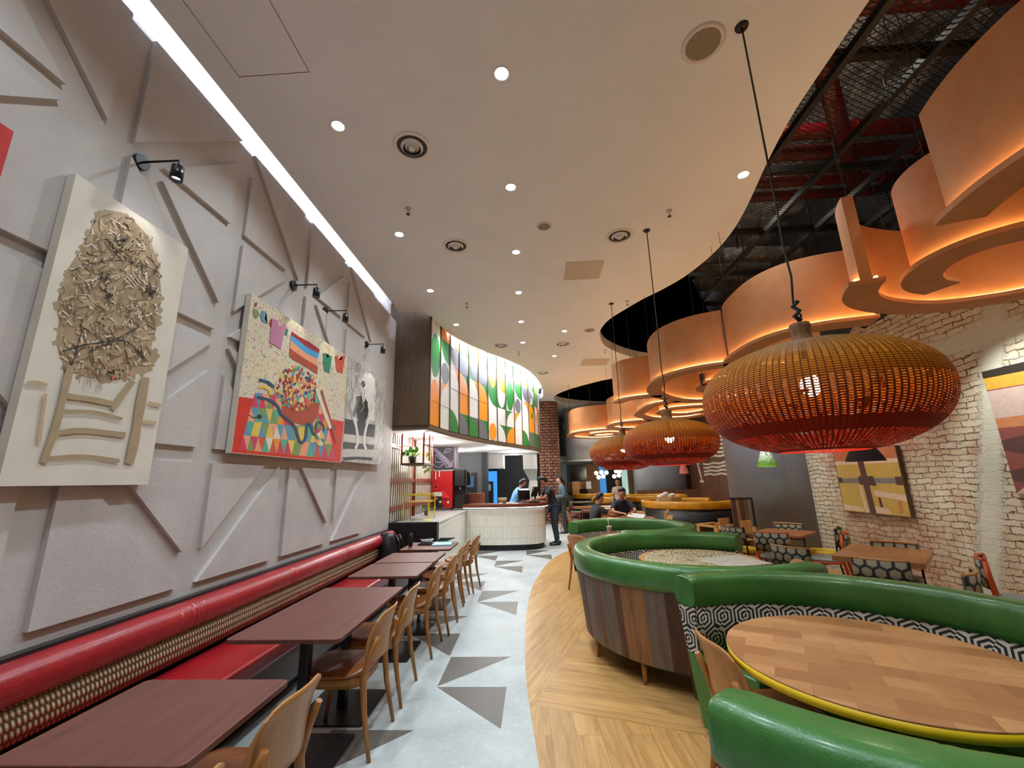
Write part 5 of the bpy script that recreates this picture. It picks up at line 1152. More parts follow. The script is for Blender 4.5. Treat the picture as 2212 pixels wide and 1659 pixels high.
# ---------------------------------------------------------------- suspended curved light panels
def ribbon(lab, P, zb=3.0, zt=3.71, th=.075, closed=False, n=8, wires=True):
    P = catmull([Vector(p) for p in P], n, closed); c_ = sum(P, Vector((0, 0)))/len(P)
    t = thing('curved_light_panel', lab, 'light panel', (c_.x, c_.y, zb), 'tan curved light panels')
    def wallmesh(a, b, z0, z1, mat, nm, par=None):
        A, B = offset(P, a), offset(P, b); m = MB(); m.sm = True; N = len(P); VA0 = [m.v((p.x, p.y, z0)) for p in A]; VA1 = [m.v((p.x, p.y, z1)) for p in A]; VB0 = [m.v((p.x, p.y, z0)) for p in B]; VB1 = [m.v((p.x, p.y, z1)) for p in B]
        rg = range(N if closed else N-1)
        for i in rg:
            j = (i+1) % N; m.sm = True; m.f([VA0[i], VA0[j], VA1[j], VA1[i]]); m.f([VB0[j], VB0[i], VB1[i], VB1[j]]); m.sm = False; m.f([VA1[i], VA1[j], VB1[j], VB1[i]]); m.f([VA0[j], VA0[i], VB0[i], VB0[j]])
        if not closed:
            for i in (0, N-1): m.f([VA0[i], VB0[i], VB1[i], VA1[i]])
        o = m.build(nm, mat, par or t)
        md = o.modifiers.new('edge_split', 'EDGE_SPLIT'); md.split_angle = R(50)
        return o
    wallmesh(-th/2, th/2, zb, zt, M['tan'], 'panel'); lg = wallmesh(-th/2-.075, th/2+.075, zb-.035, zb, M['tan'], 'ledge')
    for s in (-1, 1): wallmesh(s*(th/2+.016), s*(th/2+.032), zb+.001, zb+.014, M['led'], 'led_strip', lg)
    if wires:
        for q in (0, len(P)//2, len(P)-1):
            m = MB(); p = P[q]; m.tube([(p.x, p.y, zt), (p.x, p.y, 4.98)], .003, 5); m.build('suspension_wire', M['black'], t)
    return t
ribbon('big tan curved light panel coming towards the viewer at the top right corner', [(2.45, 2.20), (2.40, 2.05), (2.36, 1.85), (2.36, 1.6), (2.45, 1.35), (2.65, 1.1), (3.0, .95), (3.4, .95)])
ribbon('inner curved light panel under the one at the top right', [(3.2, 3.12), (3.02, 3.05), (2.88, 2.93), (2.80, 2.77), (2.79, 2.6), (2.86, 2.45), (3.05, 2.33), (3.4, 2.28), (3.8, 2.4)])
ribbon('tan curved light panel with its thick end facing the viewer, below the beams', [(2.52, 2.96), (2.56, 3.06), (2.66, 3.22), (2.83, 3.36), (3.08, 3.47), (3.43, 3.54), (3.75, 3.47), (4.05, 3.3), (4.35, 2.9), (4.4, 2.4)])
ribbon('wide tan curved light panel directly behind the largest woven pendant', [(3.22, 3.80), (2.85, 3.91), (2.62, 4.07), (2.49, 4.34), (2.47, 4.7), (2.51, 5.05), (2.66, 5.3), (2.95, 5.45), (3.35, 5.4), (3.7, 5.2)])
ribbon('tan curved light panel left of the one behind the largest pendant', [(2.52, 5.22), (2.24, 5.36), (2.02, 5.60), (1.90, 5.95), (1.93, 6.45), (2.1, 6.95), (2.5, 7.5), (3.05, 7.85), (3.6, 7.7), (3.9, 7.3)])
ribbon('small curved light panel inside the left big curve', [(3.6, 6.0), (3.2, 5.9), (2.85, 6.05), (2.7, 6.4), (2.85, 6.8), (3.2, 6.95)], zb=3.0, zt=3.3)
ribbon('tan curved light panel at the edge of the white ceiling, third from the left', [(2.25, 7.15), (1.95, 7.25), (1.7, 7.42), (1.58, 7.75)])
ribbon('low oval curved light panel ring between the far woven pendants', [(2.35, 8.8), (2.38, 8.1), (2.75, 7.75)][::-1]+[(2.45, 9.5), (3.0, 10.1), (3.7, 10.1), (4.1, 9.4)], zt=3.45)
ribbon('inner glowing ring panel nested in the oval one', [(3.0, 8.6), (3.5, 8.5), (3.8, 9.0), (3.5, 9.5), (3.0, 9.4), (2.8, 9.0)], zt=3.25, closed=True)
ribbon('narrow tan curved light panel behind the far pendants', [(2.75, 10.4), (2.35, 10.6), (2.13, 11.0), (2.15, 11.6), (2.6, 12.0), (3.3, 12.1)])
ribbon('farthest tan ring shaped light panel on the left, below the second dark opening', [(1.22, 13.4), (1.3, 12.75), (1.65, 12.3), (2.25, 12.1), (2.9, 12.4), (3.3, 13.2), (3.1, 14.1), (2.4, 14.7), (1.7, 14.5), (1.3, 14.0)], closed=True, n=6)
ribbon('inner ring of the farthest tan light panel', [(1.9, 13.3), (2.3, 12.9), (2.7, 13.3), (2.5, 13.9), (2.0, 13.9)], zt=3.2, closed=True, n=6)
for x, y in ((2.6, 2.2), (3.0, 3.6), (3.0, 6.2), (2.4, 8.2)): point('void_fill_light', (x, y, 5.85), 22, (1, .96, .88), .1)  # added fill lights without fittings, brighten the foil and mesh in the void
# small black cylinder spots among the rings
CS = [(3.05, 6.1, 3.1, 'inside the left big curve'), (2.62, 6.3, 2.95, 'hanging on a thin rod under the left big curve'), (4.3, 4.5, 3.35, 'pointing at the brick wall beside the largest pendant'), (3.0, 9.6, 2.9, 'inside the low oval ring'), (3.4, 10.6, 2.9, 'behind the low oval ring'), (1.15, 14.8, 3.3, 'left of the farthest ring')]
for x, y, z, lab in CS:
    t = thing('cylinder_spot', 'small black cylinder spotlight '+lab, 'spotlight', (x, y, z), 'black cylinder spotlights')
    m = MB(); m.lathe([(.035, 0), (.037, .01), (.037, .17), (.03, .18), (0, .18)], (x, y, z), 16, caps=False); m.build('can', M['black'], t)
    m = MB(); m.tube([(x, y, z+.17), (x, y, 5.0)], .005, 6); m.lathe([(.05, .24), (.05, .25), (0, .25)], (x, y, z), 12, caps=False); m.build('drop_rod', M['black'], t)
spot('wall_wash', (4.2, 4.1, 3.3), (5.0, 4.3, 1.7), 110, 80, .7, (.95, 1, .92), .04)
spot('wall_wash', (4.2, 2.9, 3.3), (5.0, 3.0, 1.2), 60, 95, .6, (.95, .97, .9), .04)
spot('wall_wash', (4.0, 6.4, 3.3), (5.0, 6.6, 1.2), 60, 90, .6, (.98, .95, .85), .04)
spot('wall_wash', (4.0, 1.4, 3.3), (5.0, 1.8, 1.0), 40, 95, .6, (.98, .95, .85), .04)
spot('column_wash', (3.5, 7.1, 2.9), (4.4, 8.6, 1.7), 60, 100, .8, (.82, .92, 1), .04)  # added spot with no fitting, lifts the dark column
for x, y in ((3.2, 5.4), (3.3, 2.2), (3.6, 8.0)): spot('void_downlight', (x, y, 4.6), (x, y, 0), 60, 100, .8, (.95, .95, .95), .05)
# ---------------------------------------------------------------- brick wall side
RX = BX-.06
c = Canvas(RX, 5.97, 7.19, 1.0, 1.95, .05, [pm((92, 70, 48)), pm((204, 170, 84)), pm((226, 196, 170)), pm((88, 56, 48)), pm((128, 126, 118)), pm((196, 110, 74)), pm((190, 150, 70))], sgn=-1)
def W(y, z): return (5.97+(1.22)*(1-y), 1.0+.95*z)       # 0..1 from the photo's left (far) to right (near)
def q(P, k): c.poly([W(*p) for p in P], k, True)
q([(0.01, .01), (.99, .01), (.99, .99), (.01, .99)], 1); q([(.01, .80), (.99, .80), (.99, .99), (.01, .99)], 5); q([(.01, .76), (.99, .76), (.99, .82), (.01, .82)], 2)
q([(.44, .0), (.53, .0), (.50, .82), (.40, .82)], 3); q([(.01, .46), (.99, .46), (.99, .54), (.01, .54)], 4); q([(.36, .44), (.62, .42), (.60, .57), (.36, .57)], 3)
q([(.36, .01), (.42, .01), (.38, .44), (.34, .44)], 2); q([(.56, .28), (.99, .22), (.99, .30), (.56, .36)], 2); q([(.62, .02), (.66, .02), (.64, .25), (.60, .25)], 3); q([(.53, .02), (.75, .02), (.72, .10), (.53, .12)], 2); q([(.01, .03), (.34, .02), (.34, .08), (.01, .12)], 2); q([(.0, .48), (.08, .46), (.08, .55), (.0, .56)], 3); q([(.9, .44), (.99, .44), (.99, .56), (.9, .56)], 3)
for k in range(6): q([(.86+.02*(k % 2), .05+.03*k), (.92+.02*(k % 2), .05+.03*k), (.91, .07+.03*k), (.86, .07+.03*k)], 5)
c.done('canvas_painting', 'brown framed painting of parcel like yellow blocks crossed by dark bands on the brick wall')
c = Canvas(RX, 3.0, 4.66, 1.35, 2.64, .05, [pm((40, 32, 26)), pm((206, 160, 60)), pm((200, 176, 168)), pm((196, 128, 84)), pm((140, 78, 72)), pm((92, 60, 58))], sgn=-1)
def W(y, z): return (3.0+1.66*(1-y), 1.35+1.29*z)
q([(0, 0), (1, 0), (1, 1), (0, 1)], 4); q([(0, .94), (1, .90), (1, 1), (0, 1)], 0); q([(0, .84), (1, .80), (1, .90), (0, .94)], 1); q([(0, .60), (1, .58), (1, .80), (0, .83)], 2); q([(0, .52), (1, .50), (1, .57), (0, .60)], 3); q([(0, 0), (1, 0), (1, .22), (.3, .24), (.12, .12)], 2)
q([(0, .42), (.14, .45), (.1, .30), (0, .34)], 5); q([(.0, .18), (.1, .2), (.06, .08), (0, .1)], 5)
c.done('canvas_painting', 'painting of ochre, lilac and red bands cut off at the right edge')
GC = newmat('green_crochet_lit_top', srgb(120, 170, 40), .7); t_ = NT(GC); x_ = t_.xyz(t_.coord()); t_.link(t_.mix(t_.m('GREATER_THAN', t_.noise(t_.coord(), 60, 3), .55), t_.ramp(t_.m('DIVIDE', x_[2], .28), [(.25, srgb(110, 160, 30)), (.75, srgb(236, 244, 220))]), srgb(60, 90, 30)), t_.p.inputs['Base Color'])  # white top of the ramp paints the lamp's glow into the green shade
# crochet lamps hanging low
def small_lamp(x, y, z, r, h, mat, lab, lit=3, cord=True):
    t = thing('crochet_pendant', lab, 'pendant lamp', (x, y, z), 'small conical pendants')
    m = MB(); m.lathe([(r, 0), (r*.86, h*.3), (r*.55, h*.8), (r*.42, h)], (x, y, z), 24, caps=False, uv=True); m.build('shade', mat, t)
    m = MB(); m.lathe([(r*.42, h), (r*.1, h+.03), (0, h+.03)], (x, y, z), 12, caps=False); m.build('cap', M['black'], t)
    m = MB(); m.tube([(x, y, z+h), (x, y, 4.98)], .004, 6); m.build('cord', M['black'], t)
    m = MB(); m.ball((x, y, z+h*.55), .03, 8); m.build('bulb', bulbm, t)
    point('small_pendant_light', (x, y, z+h*.35), lit, (1, .9, .7), .04)
def net(name, rgb, k=60):
    m = newmat(name, srgb(*rgb), .7); t = NT(m); x = t.xyz(t.coord('UV')); a = t.m('GREATER_THAN', t.m('FRACT', t.m('MULTIPLY', x[0], 26)), .34); b = t.m('GREATER_THAN', t.m('FRACT', t.m('MULTIPLY', x[1], 12)), .34)
    t.link(t.m('MAXIMUM', t.m('SUBTRACT', 1.0, a), t.m('SUBTRACT', 1.0, b)), t.p.inputs['Alpha']); return m
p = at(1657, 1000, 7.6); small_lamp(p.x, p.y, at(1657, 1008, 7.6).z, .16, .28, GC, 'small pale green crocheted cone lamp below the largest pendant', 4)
p = at(1876, 985, 5.6); small_lamp(p.x-.05, p.y, at(1876, 996, 5.6).z, .21, .24, plain('dark_crochet', (36, 18, 22), .8, var=.5, scale=60), 'small black crocheted cone lamp in front of the parcel painting', 3)
p = at(1477, 1015, 13); small_lamp(p.x, p.y, at(1477, 1023, 13).z, .14, .30, plain('pink_crochet', (226, 130, 124), .7, var=.3, scale=60), 'small pink and white lamp far off in front of the wood panelled wall', 3)

# ---------------------------------------------------------------- cafe tables and chairs by the brick wall
def wall_table(cx, cy, sx, sy, lab, top='pale', name='side_table', th=.045, rot=0):
    X_, Y_ = cx, cy
    if rot: cx = cy = 0
    t = thing(name, lab, 'table', (cx, cy, 0))
    m = MB(); m.rbox(cx-sx/2, cx+sx/2, cy-sy/2, cy+sy/2, .75-th, .75, .03); m.build('table_top', M[top], t)
    m = MB(); m.tube([(cx, cy, .02), (cx, cy, .74)], .035, 12); m.build('pedestal', M['black'], t)
    m = MB(); m.rbox(cx-.24, cx+.24, cy-.24, cy+.24, 0, .02, .02); m.build('base_plate', M['black'], t); t.location = (X_, Y_, 0); t.rotation_euler = (0, 0, R(rot)); return t
M['ltop'] = wood('warm_tan_table_top', (176, 116, 70), (146, 92, 54), .35, 0, 2)
wall_table(3.72, 4.96, 1.02, .72, 'wide tan table against the brick wall, behind the nearest booth', 'ltop', th=.05, rot=45)
wall_table(3.72, 6.80, .74, .68, 'smaller wooden table in front of the big grey column', 'ltop', th=.03, rot=43)
wall_table(4.50, 3.72, .8, .7, 'tan table cut off at the right edge of the view', 'ltop', th=.05, rot=45)
def cafe_chair(kind):
    """metal = black metal, hexagon back; orange = orange stained wood frame"""
    t = thing('cafe_chair', '', 'chair'); F = M['black'] if kind != 'orange' else M['orangew']
    m = MB(); m.g(0, True); rs = []
    for z, s in ((.435, .96), (.45, 1.02), (.475, 1.0), (.485, .85)): rs.append([(.205*s*(abs(cos(a))**.6)*(1 if cos(a) > 0 else -1), .195*s*(abs(sin(a))**.6)*(1 if sin(a) > 0 else -1), z) for a in [2*pi*j/24 for j in range(24)]])
    m.rings(rs); m.build('seat', M[{'metal': 'darkl', 'yellow': 'yell', 'orange': 'greys'}[kind]], t)
    m = MB(); m.g(0, True); n = 12
    fr, bk = [], []
    for i in range(n+1):
        u = (i/n-.5); x = u*.42; y = -.20-.05*(1-(u*2)**2)
        fr.append([(x, y, .56), (x, y-.02, .80), (x, y-.045, .80), (x, y-.03, .56)])
    m.rings(fr); m.build('backrest', M['hexf'], t)
    m = MB(); m.tube([(u/12*.42-.21, -.215-.052*(1-(u/6-1)**2)-.008, .805) for u in range(13)], .014, 6); m.build('top_trim', M['plyb'] if kind == 'metal' else F, t)
    for s in (-1, 1):
        m = MB(); m.tube([(s*.21, .19, 0), (s*.185, .16, .44)], .016 if kind == 'orange' else .011, 8); m.build('leg', F, t)
        m = MB(); m.tube([(s*.22, -.27, 0), (s*.195, -.20, .44), (s*.20, -.215, .60), (s*.20, -.225, .80)], .02 if kind == 'orange' else .012, 8); m.build('leg', F, t)
        if kind == 'orange':
            m = MB(); m.tube([(s*.195, -.2, .44), (s*.2, .2, .42)], .016, 8); m.build('side_rail', F, t)
    return t
M['greys'] = leather('grey_seat_vinyl', (124, 128, 124), .4)
G = 'patterned chairs near the brick wall'
def put(ch, x, y, a, lab): ch.location = (x, y, 0); ch.rotation_euler = (0, 0, R(a)); ch['label'] = lab; ch['group'] = G; return ch
cm = put(cafe_chair('metal'), 3.34, 4.46, -45, 'black metal chair with a hexagon print back, in front of the wide tan table')
cy_ = put(cafe_chair('yellow'), 4.25, 6.82, 50, 'black metal chair with a round yellow seat between the two wall tables')
co = put(cafe_chair('orange'), 3.42, 6.50, -36, 'orange framed chair with a patterned back in front of the grey column table')
dup(cm, (3.94, 5.12, 0), R(135), 'hexagon print chair on the far side of the wide tan table, back against the brick', G)
dup(cm, (3.28, 3.92, 0), R(40), 'dark cushioned chair half hidden by the nearest booth, in front of the brick wall', G)
dup(co, (4.30, 4.18, 0), R(-134), 'orange framed chair standing side on against the whitewashed brick', G)
dup(cy_, (3.30, 7.14, 0), R(-65), 'yellow seated chair with a patterned back just behind the middle booth', G)
dup(co, (3.98, 6.30, 0), R(50), 'orange framed chair right of the grey column table, turned to the table', G)
dup(cm, (3.98, 7.22, 0), R(137), 'patterned chair at the far side of the column table, only its back showing', G)
dup(cm, (3.02, 5.2, 0), R(-60), 'dark seated chair left of the wide tan table, behind the booth end', G)
# leaning timber stand by the column
t = thing('timber_stand', 'upright reclaimed timber stand with a black edge, in front of the grey column', 'stand', (3.75, 8.05, 0))
p0, p1 = at(1578, 1078, 8.0), at(1621, 1079, 8.0)
m = MB(); 
for k in range(5):
    a, b = p0.x+(p1.x-p0.x)*k/5, p0.x+(p1.x-p0.x)*(k+1)/5-.005; m.g(k % 5).box(a, b, 7.98, 8.02, 0, p0.z)
m.build('boards', CL, t)
m = MB(); m.box(p0.x-.015, p1.x+.02, 7.97, 8.12, p0.z, p0.z+.02); m.box(p1.x, p1.x+.025, 7.97, 8.12, 0, p0.z); m.build('black_edge', M['black'], t)
# high chairs
def high_chair(x, y, a, lab):
    t = thing('high_chair', lab, 'high chair', (0, 0, 0), 'stacked wooden high chairs')
    for sx in (-1, 1):
        for sy in (-1, 1):
            m = MB(); m.box(sx*.22-.02, sx*.22+.02, sy*.2-.025, sy*.2+.025, 0, .72); m.build('leg', M['pale'], t)
        m = MB(); m.box(sx*.22-.015, sx*.22+.015, -.2, .2, .68, .72); m.box(sx*.22-.012, sx*.22+.012, -.2, .2, .2, .24); m.build('side_rail', M['pale'], t)
    m = MB(); m.box(-.2, .2, -.18, .18, .5, .515); m.build('seat', M['pale'], t)
    m = MB(); m.rbox(-.14, .14, -.22, -.20, .62, .84, .008); m.build('backrest', M['pale'], t)
    m = MB(); m.box(-.24, .24, .17, .26, .70, .72); m.build('tray', M['pale'], t)
    t.location = (x, y, 0); t.rotation_euler = (0, 0, R(a)); return t
high_chair(3.36, 8.35, 25, 'wooden high chair beside the timber stand')
high_chair(3.50, 7.85, 30, 'wooden high chair nearer the middle booth, overlapping the other one')

# ---------------------------------------------------------------- mustard booths further back
booth('horseshoe_booth', 'mustard topped booth with a black drum base, left of the timber stand', (4.45, 12.75), 1.30, 40, 320, M['yellow'], M['green'], False, False, True, 40, .95, M['black'], 'mustard horseshoe booths')
booth('horseshoe_booth', 'second mustard booth, behind the black drum one', (4.2, 15.9), 1.25, 200, 500, M['yellow'], M['green'], False, False, True, 40, .98, M['black'], 'mustard horseshoe booths')
booth('horseshoe_booth', 'small mustard booth far back beside the seated woman', (2.75, 15.2), .75, 150, 330, M['yellow'], M['green'], False, False, False, 30, .98, M['black'], 'mustard horseshoe booths')
booth('horseshoe_booth', 'farthest mustard booth in front of the cardboard boxes', (2.5, 18.6), .9, 180, 340, M['yellow'], M['green'], False, False, False, 30, 1.0, M['black'], 'mustard horseshoe booths')
t4 = round_table((4.1, 12.7), .6, plain('brown_round_top', (140, 96, 78), .3), M['mahog'], 'brown round table inside the black drum booth')
m = MB(); x = at(1431, 1080, 12.6).x; m.box(x-.16, x+.16, 12.4, 12.7, .75, 1.0); m.g(1).box(x-.13, x+.05, 12.395, 12.4, .84, .93); o = m.build('paper_bag', [plain('kraft_pale', (206, 176, 142), .8), plain('orange_print', (206, 84, 50), .6)]); tag(o, 'pale box with an orange print on the brown round table', 'box')
m = MB(); x = at(1453, 1080, 12.5).x; m.box(x-.12, x+.15, 12.2, 12.5, .75, 1.04); o = m.build('cardboard_box', plain('kraft', (170, 124, 66), .8)); tag(o, 'brown cardboard box on the brown round table, right of the orange printed one', 'box')
t = thing('carrier_bag', 'white crumpled bags heaped on top of the pale box', 'bag', (at(1431, 1066, 12.6).x, 12.6, 1.0))
m = MB(); 
for k in range(5): m.ball((at(1424+k*7, 1066, 12.6).x, 12.6, 1.05+.04*(k % 3)), .07, 6, (1.2, 1, .8))
m.build('plastic', M['white'], t)

# far middle tables and chairs
round_table((1.95, 9.6), .62, M['ltop'], M['ltop'], 'round tan table where the two staff in black sit')
m = MB(); m.g(0, False); m.obox((1.55, 9.28, .758), (.28, .02, 0), (-.04, .2, 0), (0, 0, .004)); o = m.build('paper_sheet', plain('pinkish_paper', (232, 206, 206), .6)); tag(o, 'pinkish printed sheet at the near left of the tan round table', 'paper')
m = MB(); m.g(0, False); m.obox((2.2, 9.62, .79), (.16, -.06, -.02), (.06, .12, .03), (0, 0, .004)); o = m.build('open_menu', M['white']); tag(o, 'white papers under the hands of the man in navy', 'paper')
t = thing('takeaway_cup', 'tall tan takeaway cup between the two seated staff', 'cup', (1.62, 9.95, .75))
m = MB(); m.lathe([(.03, 0), (.042, .15), (0, .15)], (1.62, 9.95, .75), 14, caps=False); m.build('cup', plain('tan_cup', (176, 140, 84), .4), t)
m = MB(); m.lathe([(.044, .15), (.044, .165), (.03, .18), (0, .18)], (1.62, 9.95, .75), 14, caps=False); m.build('lid', M['pale'], t)
t = thing('plate_stack', 'pile of white plates on the table behind the two seated staff', 'plates', (1.72, 12.1, .75))
m = MB(); m.lathe([(.05, 0), (.12, .02), (.12, .035), (.05, .04), (.12, .05), (.12, .06), (0, .05)], (1.72, 12.1, .75), 16, caps=False); m.lathe([(.05, 0), (.12, .02), (.12, .045), (0, .03)], (1.98, 12.1, .75), 16, caps=False); m.build('plates', M['white'], t)
wall_table(1.95, 12.1, 1.3, .7, 'dark table holding plates behind the two seated staff', 'mahog')
wall_table(1.9, 13.7, 1.4, .7, 'far brown table with a yellow edge in the middle of the room', 'ltop')
round_table((1.75, 16.6), .5, plain('green_grey_top', (120, 130, 104), .3), M['black'], 'far greenish round table behind the person in denim')
fc = wood_chair(); fc.location = (2.62, 9.55, 0); fc.rotation_euler = (0, 0, R(90)); fc['label'] = 'plywood chair with its back to the black drum booth, right of the tan round table'; fc['group'] = 'plywood chairs in the far half'
dup(fc, (2.45, 10.7, 0), R(160), 'slatted looking plywood chair behind the man in navy', 'plywood chairs in the far half')
dup(fc, (1.12, 11.3, 0), R(-90), 'plywood chair between the person in denim and the seated girl', 'plywood chairs in the far half')
dup(fc, (3.05, 11.2, 0), R(80), 'plywood chair at the opening of the black drum booth', 'plywood chairs in the far half')
dup(fc, (1.95, 11.5, 0), R(0), 'plywood chair pushed up to the plate table', 'plywood chairs in the far half')
oc = dup(co, (1.15, 14.2, 0), R(-60), 'orange framed chair far off behind the person in denim', 'orange framed chairs in the far half')
dup(co, (1.45, 15.6, 0), R(-110), 'orange framed chair beside the far greenish round table', 'orange framed chairs in the far half')

# ---------------------------------------------------------------- far end of the room
BYW = 21.0
m = MB(); m.box(.9, 1.45, BYW, BYW+.2, 0, 4.65); m.box(3.0, 7, BYW, BYW+.2, 2.2, 4.65); m.box(1.4, 7, BYW, BYW+.2, 2.6, 4.65); struct(m, 'wall_far', M['wall'], 'white upper part of the far wall')
def farbox(px0, py0, px1, py1, Y, mat, nm, lab, kind='structure', depth=.1, down=False):
    x0, x1, z0, z1 = quad(px0, py0, px1, py1, Y)
    if down: z0 = 0
    m = MB(); m.box(x0, x1, Y, Y+depth, z0, z1); o = struct(m, nm, mat, lab); return o
farbox(1212, 1003, 1225, 1062, 20.9, plain('pale_blue_glass', (150, 176, 196), .3), 'window_2', 'pale blue glazed strip of the far window', down=True)
farbox(1225, 1003, 1232, 1070, 20.9, plain('blue_frame', (20, 60, 110), .4), 'trim_1', 'dark blue frame of the far window', down=True)
farbox(1232, 1004, 1268, 1070, 20.9, plain('dark_navy_glass', (14, 22, 38), .15), 'window_3', 'dark night window at the far end', down=True)
farbox(1268, 1003, 1296, 1075, 20.9, M['farb'] if 'farb' in M else plain('far_tan_brick', (186, 134, 96), .8, var=.3, scale=20), 'wall_far', 'tan brick pier at the far end', down=True)
farbox(1296, 1003, 1309, 1075, 20.85, emit('blue_sign_glow', (70, 140, 210), .9), 'window_4', 'bright blue glazed door at the far end', down=True)
farbox(1309, 1000, 1345, 1075, 20.9, M['dark'], 'wall_far', 'dark doorway wall at the far end', down=True)
farbox(1344, 1000, 1356, 1068, 20.8, emit('pale_teal_glow', (176, 214, 200), .8), 'window_5', 'pale lit glass panel at the far end', down=True)
farbox(1356, 1000, 1370, 1075, 20.9, plain('far_brown_brick', (128, 82, 58), .8, var=.3, scale=20), 'wall_far', 'brown brick strip at the far end', down=True)
farbox(1370, 1000, 1388, 1075, 20.7, M['white'], 'wall_far', 'white printed panel at the far end', down=True)
x0, x1, z0, z1 = quad(1378, 1057, 1580, 1075, 16.9)
m = MB(); m.box(x0, 6.4, 17.0, 17.1, 0, z1); struct(m, 'wall_low', M['rwood'], 'low reddish timber partition under the far grey column')
m = MB(); m.lathe([(1.25, 0), (1.25, 2.25)], (2.68, 18.6, 2.38), 40); struct(m, 'ceiling_drum', M['ceil'], 'white round drum bulkhead under the far ceiling')
m = MB(); m.box(.9, 5.5, 19.4, 20.9, 2.45, 2.65); struct(m, 'ceiling', M['ceil2'], 'lower white ceiling at the far end')
# mural on the timber wall
m = MB(); X = 6.395
for k in range(13):
    z = 1.62+.125*k+(.12 if k > 3 else 0); P = []
    for i in range(19):
        y = 12.7+ .2*i; P.append((X-.004, y, z+.02*sin(i*1.3+k)))
    for a, b in zip(P, P[1:]): m.poly([a, b, (b[0], b[1], b[2]+.07), (a[0], a[1], a[2]+.07)])
o = m.build('wall_mural', plain('chalk_white', (214, 200, 184), .8)); tag(o, 'white painted wavy stripes on the reddish timber wall', 'mural')
m = MB(); m.tube([(X-.01, 16.9, 2.35), (X-.01, 16.6, 2.2), (X-.01, 16.75, 1.95), (X-.01, 16.9, 2.2), (X-.01, 16.75, 2.35)], .03, 6); m.tube([(X-.01, 16.75, 1.95), (X-.01, 16.6, 1.5)], .03, 6); m.poly([(X-.02, 16.6, 1.52), (X-.02, 16.3, 1.36), (X-.02, 16.8, 1.36)])
o = m.build('painted_figure', plain('chalk_white_b', (214, 200, 184), .8)); tag(o, 'white line figure painted left of the wavy stripes', 'mural')
# boxes by the far window
for i, (px0, py0, px1, py1, Y, lab) in enumerate(((1236, 1040, 1253, 1057, 18.6, 'open cardboard box on top of the stack under the night window'), (1253, 1041, 1265, 1056, 18.7, 'darker cardboard box right of the open one'), (1237, 1057, 1252, 1070, 18.6, 'lower cardboard box of the stack'), (1266, 1040, 1277, 1056, 18.5, 'white box beside the cardboard ones'), (1226, 1042, 1236, 1064, 18.8, 'grey flattened box at the left of the stack'))):
    x0, x1, z0, z1 = quad(px0, py0, px1, py1, Y); m = MB(); m.box(x0, x1, Y, Y+.3, z0, z1); o = m.build('cardboard_box', plain('box_%d' % i, [(186, 146, 100), (150, 108, 72), (170, 130, 88), (206, 208, 214), (150, 140, 128)][i], .8)); tag(o, lab, 'box', 'boxes by the far window')
m = MB(); m.box(at(1224, 1060, 18.5).x, at(1280, 1060, 18.5).x, 18.45, 19.2, 0, at(1250, 1070, 18.5).z); o = m.build('low_counter', M['greyk']); tag(o, 'low dark counter carrying the cardboard boxes', 'counter')
# globe chandelier
t = thing('globe_chandelier', 'cluster of glowing warm globes hanging at the far end', 'chandelier', (at(1310, 1022, 18).x, 18, at(1310, 1022, 18).z))
gl = emit('globe_glow', (255, 244, 200), 5)
for px, py in ((1288, 1022), (1299, 1020), (1310, 1021), (1293, 1031), (1303, 1029), (1327, 1029), (1337, 1027), (1331, 1018), (1338, 1018)):
    m = MB(); p = at(px, py, 18); m.ball((p.x, 18, p.z), .085, 8); m.build('globe', gl, t)
p = at(1312, 1000, 18); m = MB(); m.tube([(p.x, 18, p.z-.3), (p.x, 18, 4.6)], .012, 6); m.tube([(at(1288, 1015, 18).x, 18, at(1288, 1015, 18).z), (at(1338, 1013, 18).x, 18, at(1338, 1013, 18).z)], .012, 6); m.build('arm', M['black'], t)
point('chandelier_light', (at(1312, 1022, 17.7).x, 17.6, 1.9), 40, (1, .9, .7), .2)
for x, y in ((2.2, 13.2), (3.6, 12.6), (2.2, 10.4), (3.8, 15.6), (1.2, 12.6), (.4, 12.2), (2.0, 16.6), (.4, 14.6), (4.2, 10.4)): spot('far_downlight', (x, y, 4.4), (x, y, 0), 95, 110, .8, (1, .90, .76), .06)
spot('timber_wall_wash', (5.0, 13.0, 3.6), (6.4, 14.6, 1.9), 160, 110, .8, (1, .93, .82), .05); spot('timber_wall_wash', (5.4, 10.6, 3.6), (6.4, 11.6, 1.7), 90, 100, .8, (1, .93, .82), .05); spot('column_wash', (3.6, 15.4, 3.6), (4.9, 17.4, 1.6), 110, 90, .8, (.88, .93, 1), .05)  # added spots with no fittings, brighten the timber wall and far column
# kitchen lights
for x, y, e in ((-2.2, 8.0, 60), (-2.2, 9.6, 60), (-1.2, 11.9, 70), (-2.3, 12.4, 60), (-.6, 13.6, 60), (-.7, 15.6, 50)): point('kitchen_light', (x, y, 2.38), e*.45, (1, .98, .95), .07)

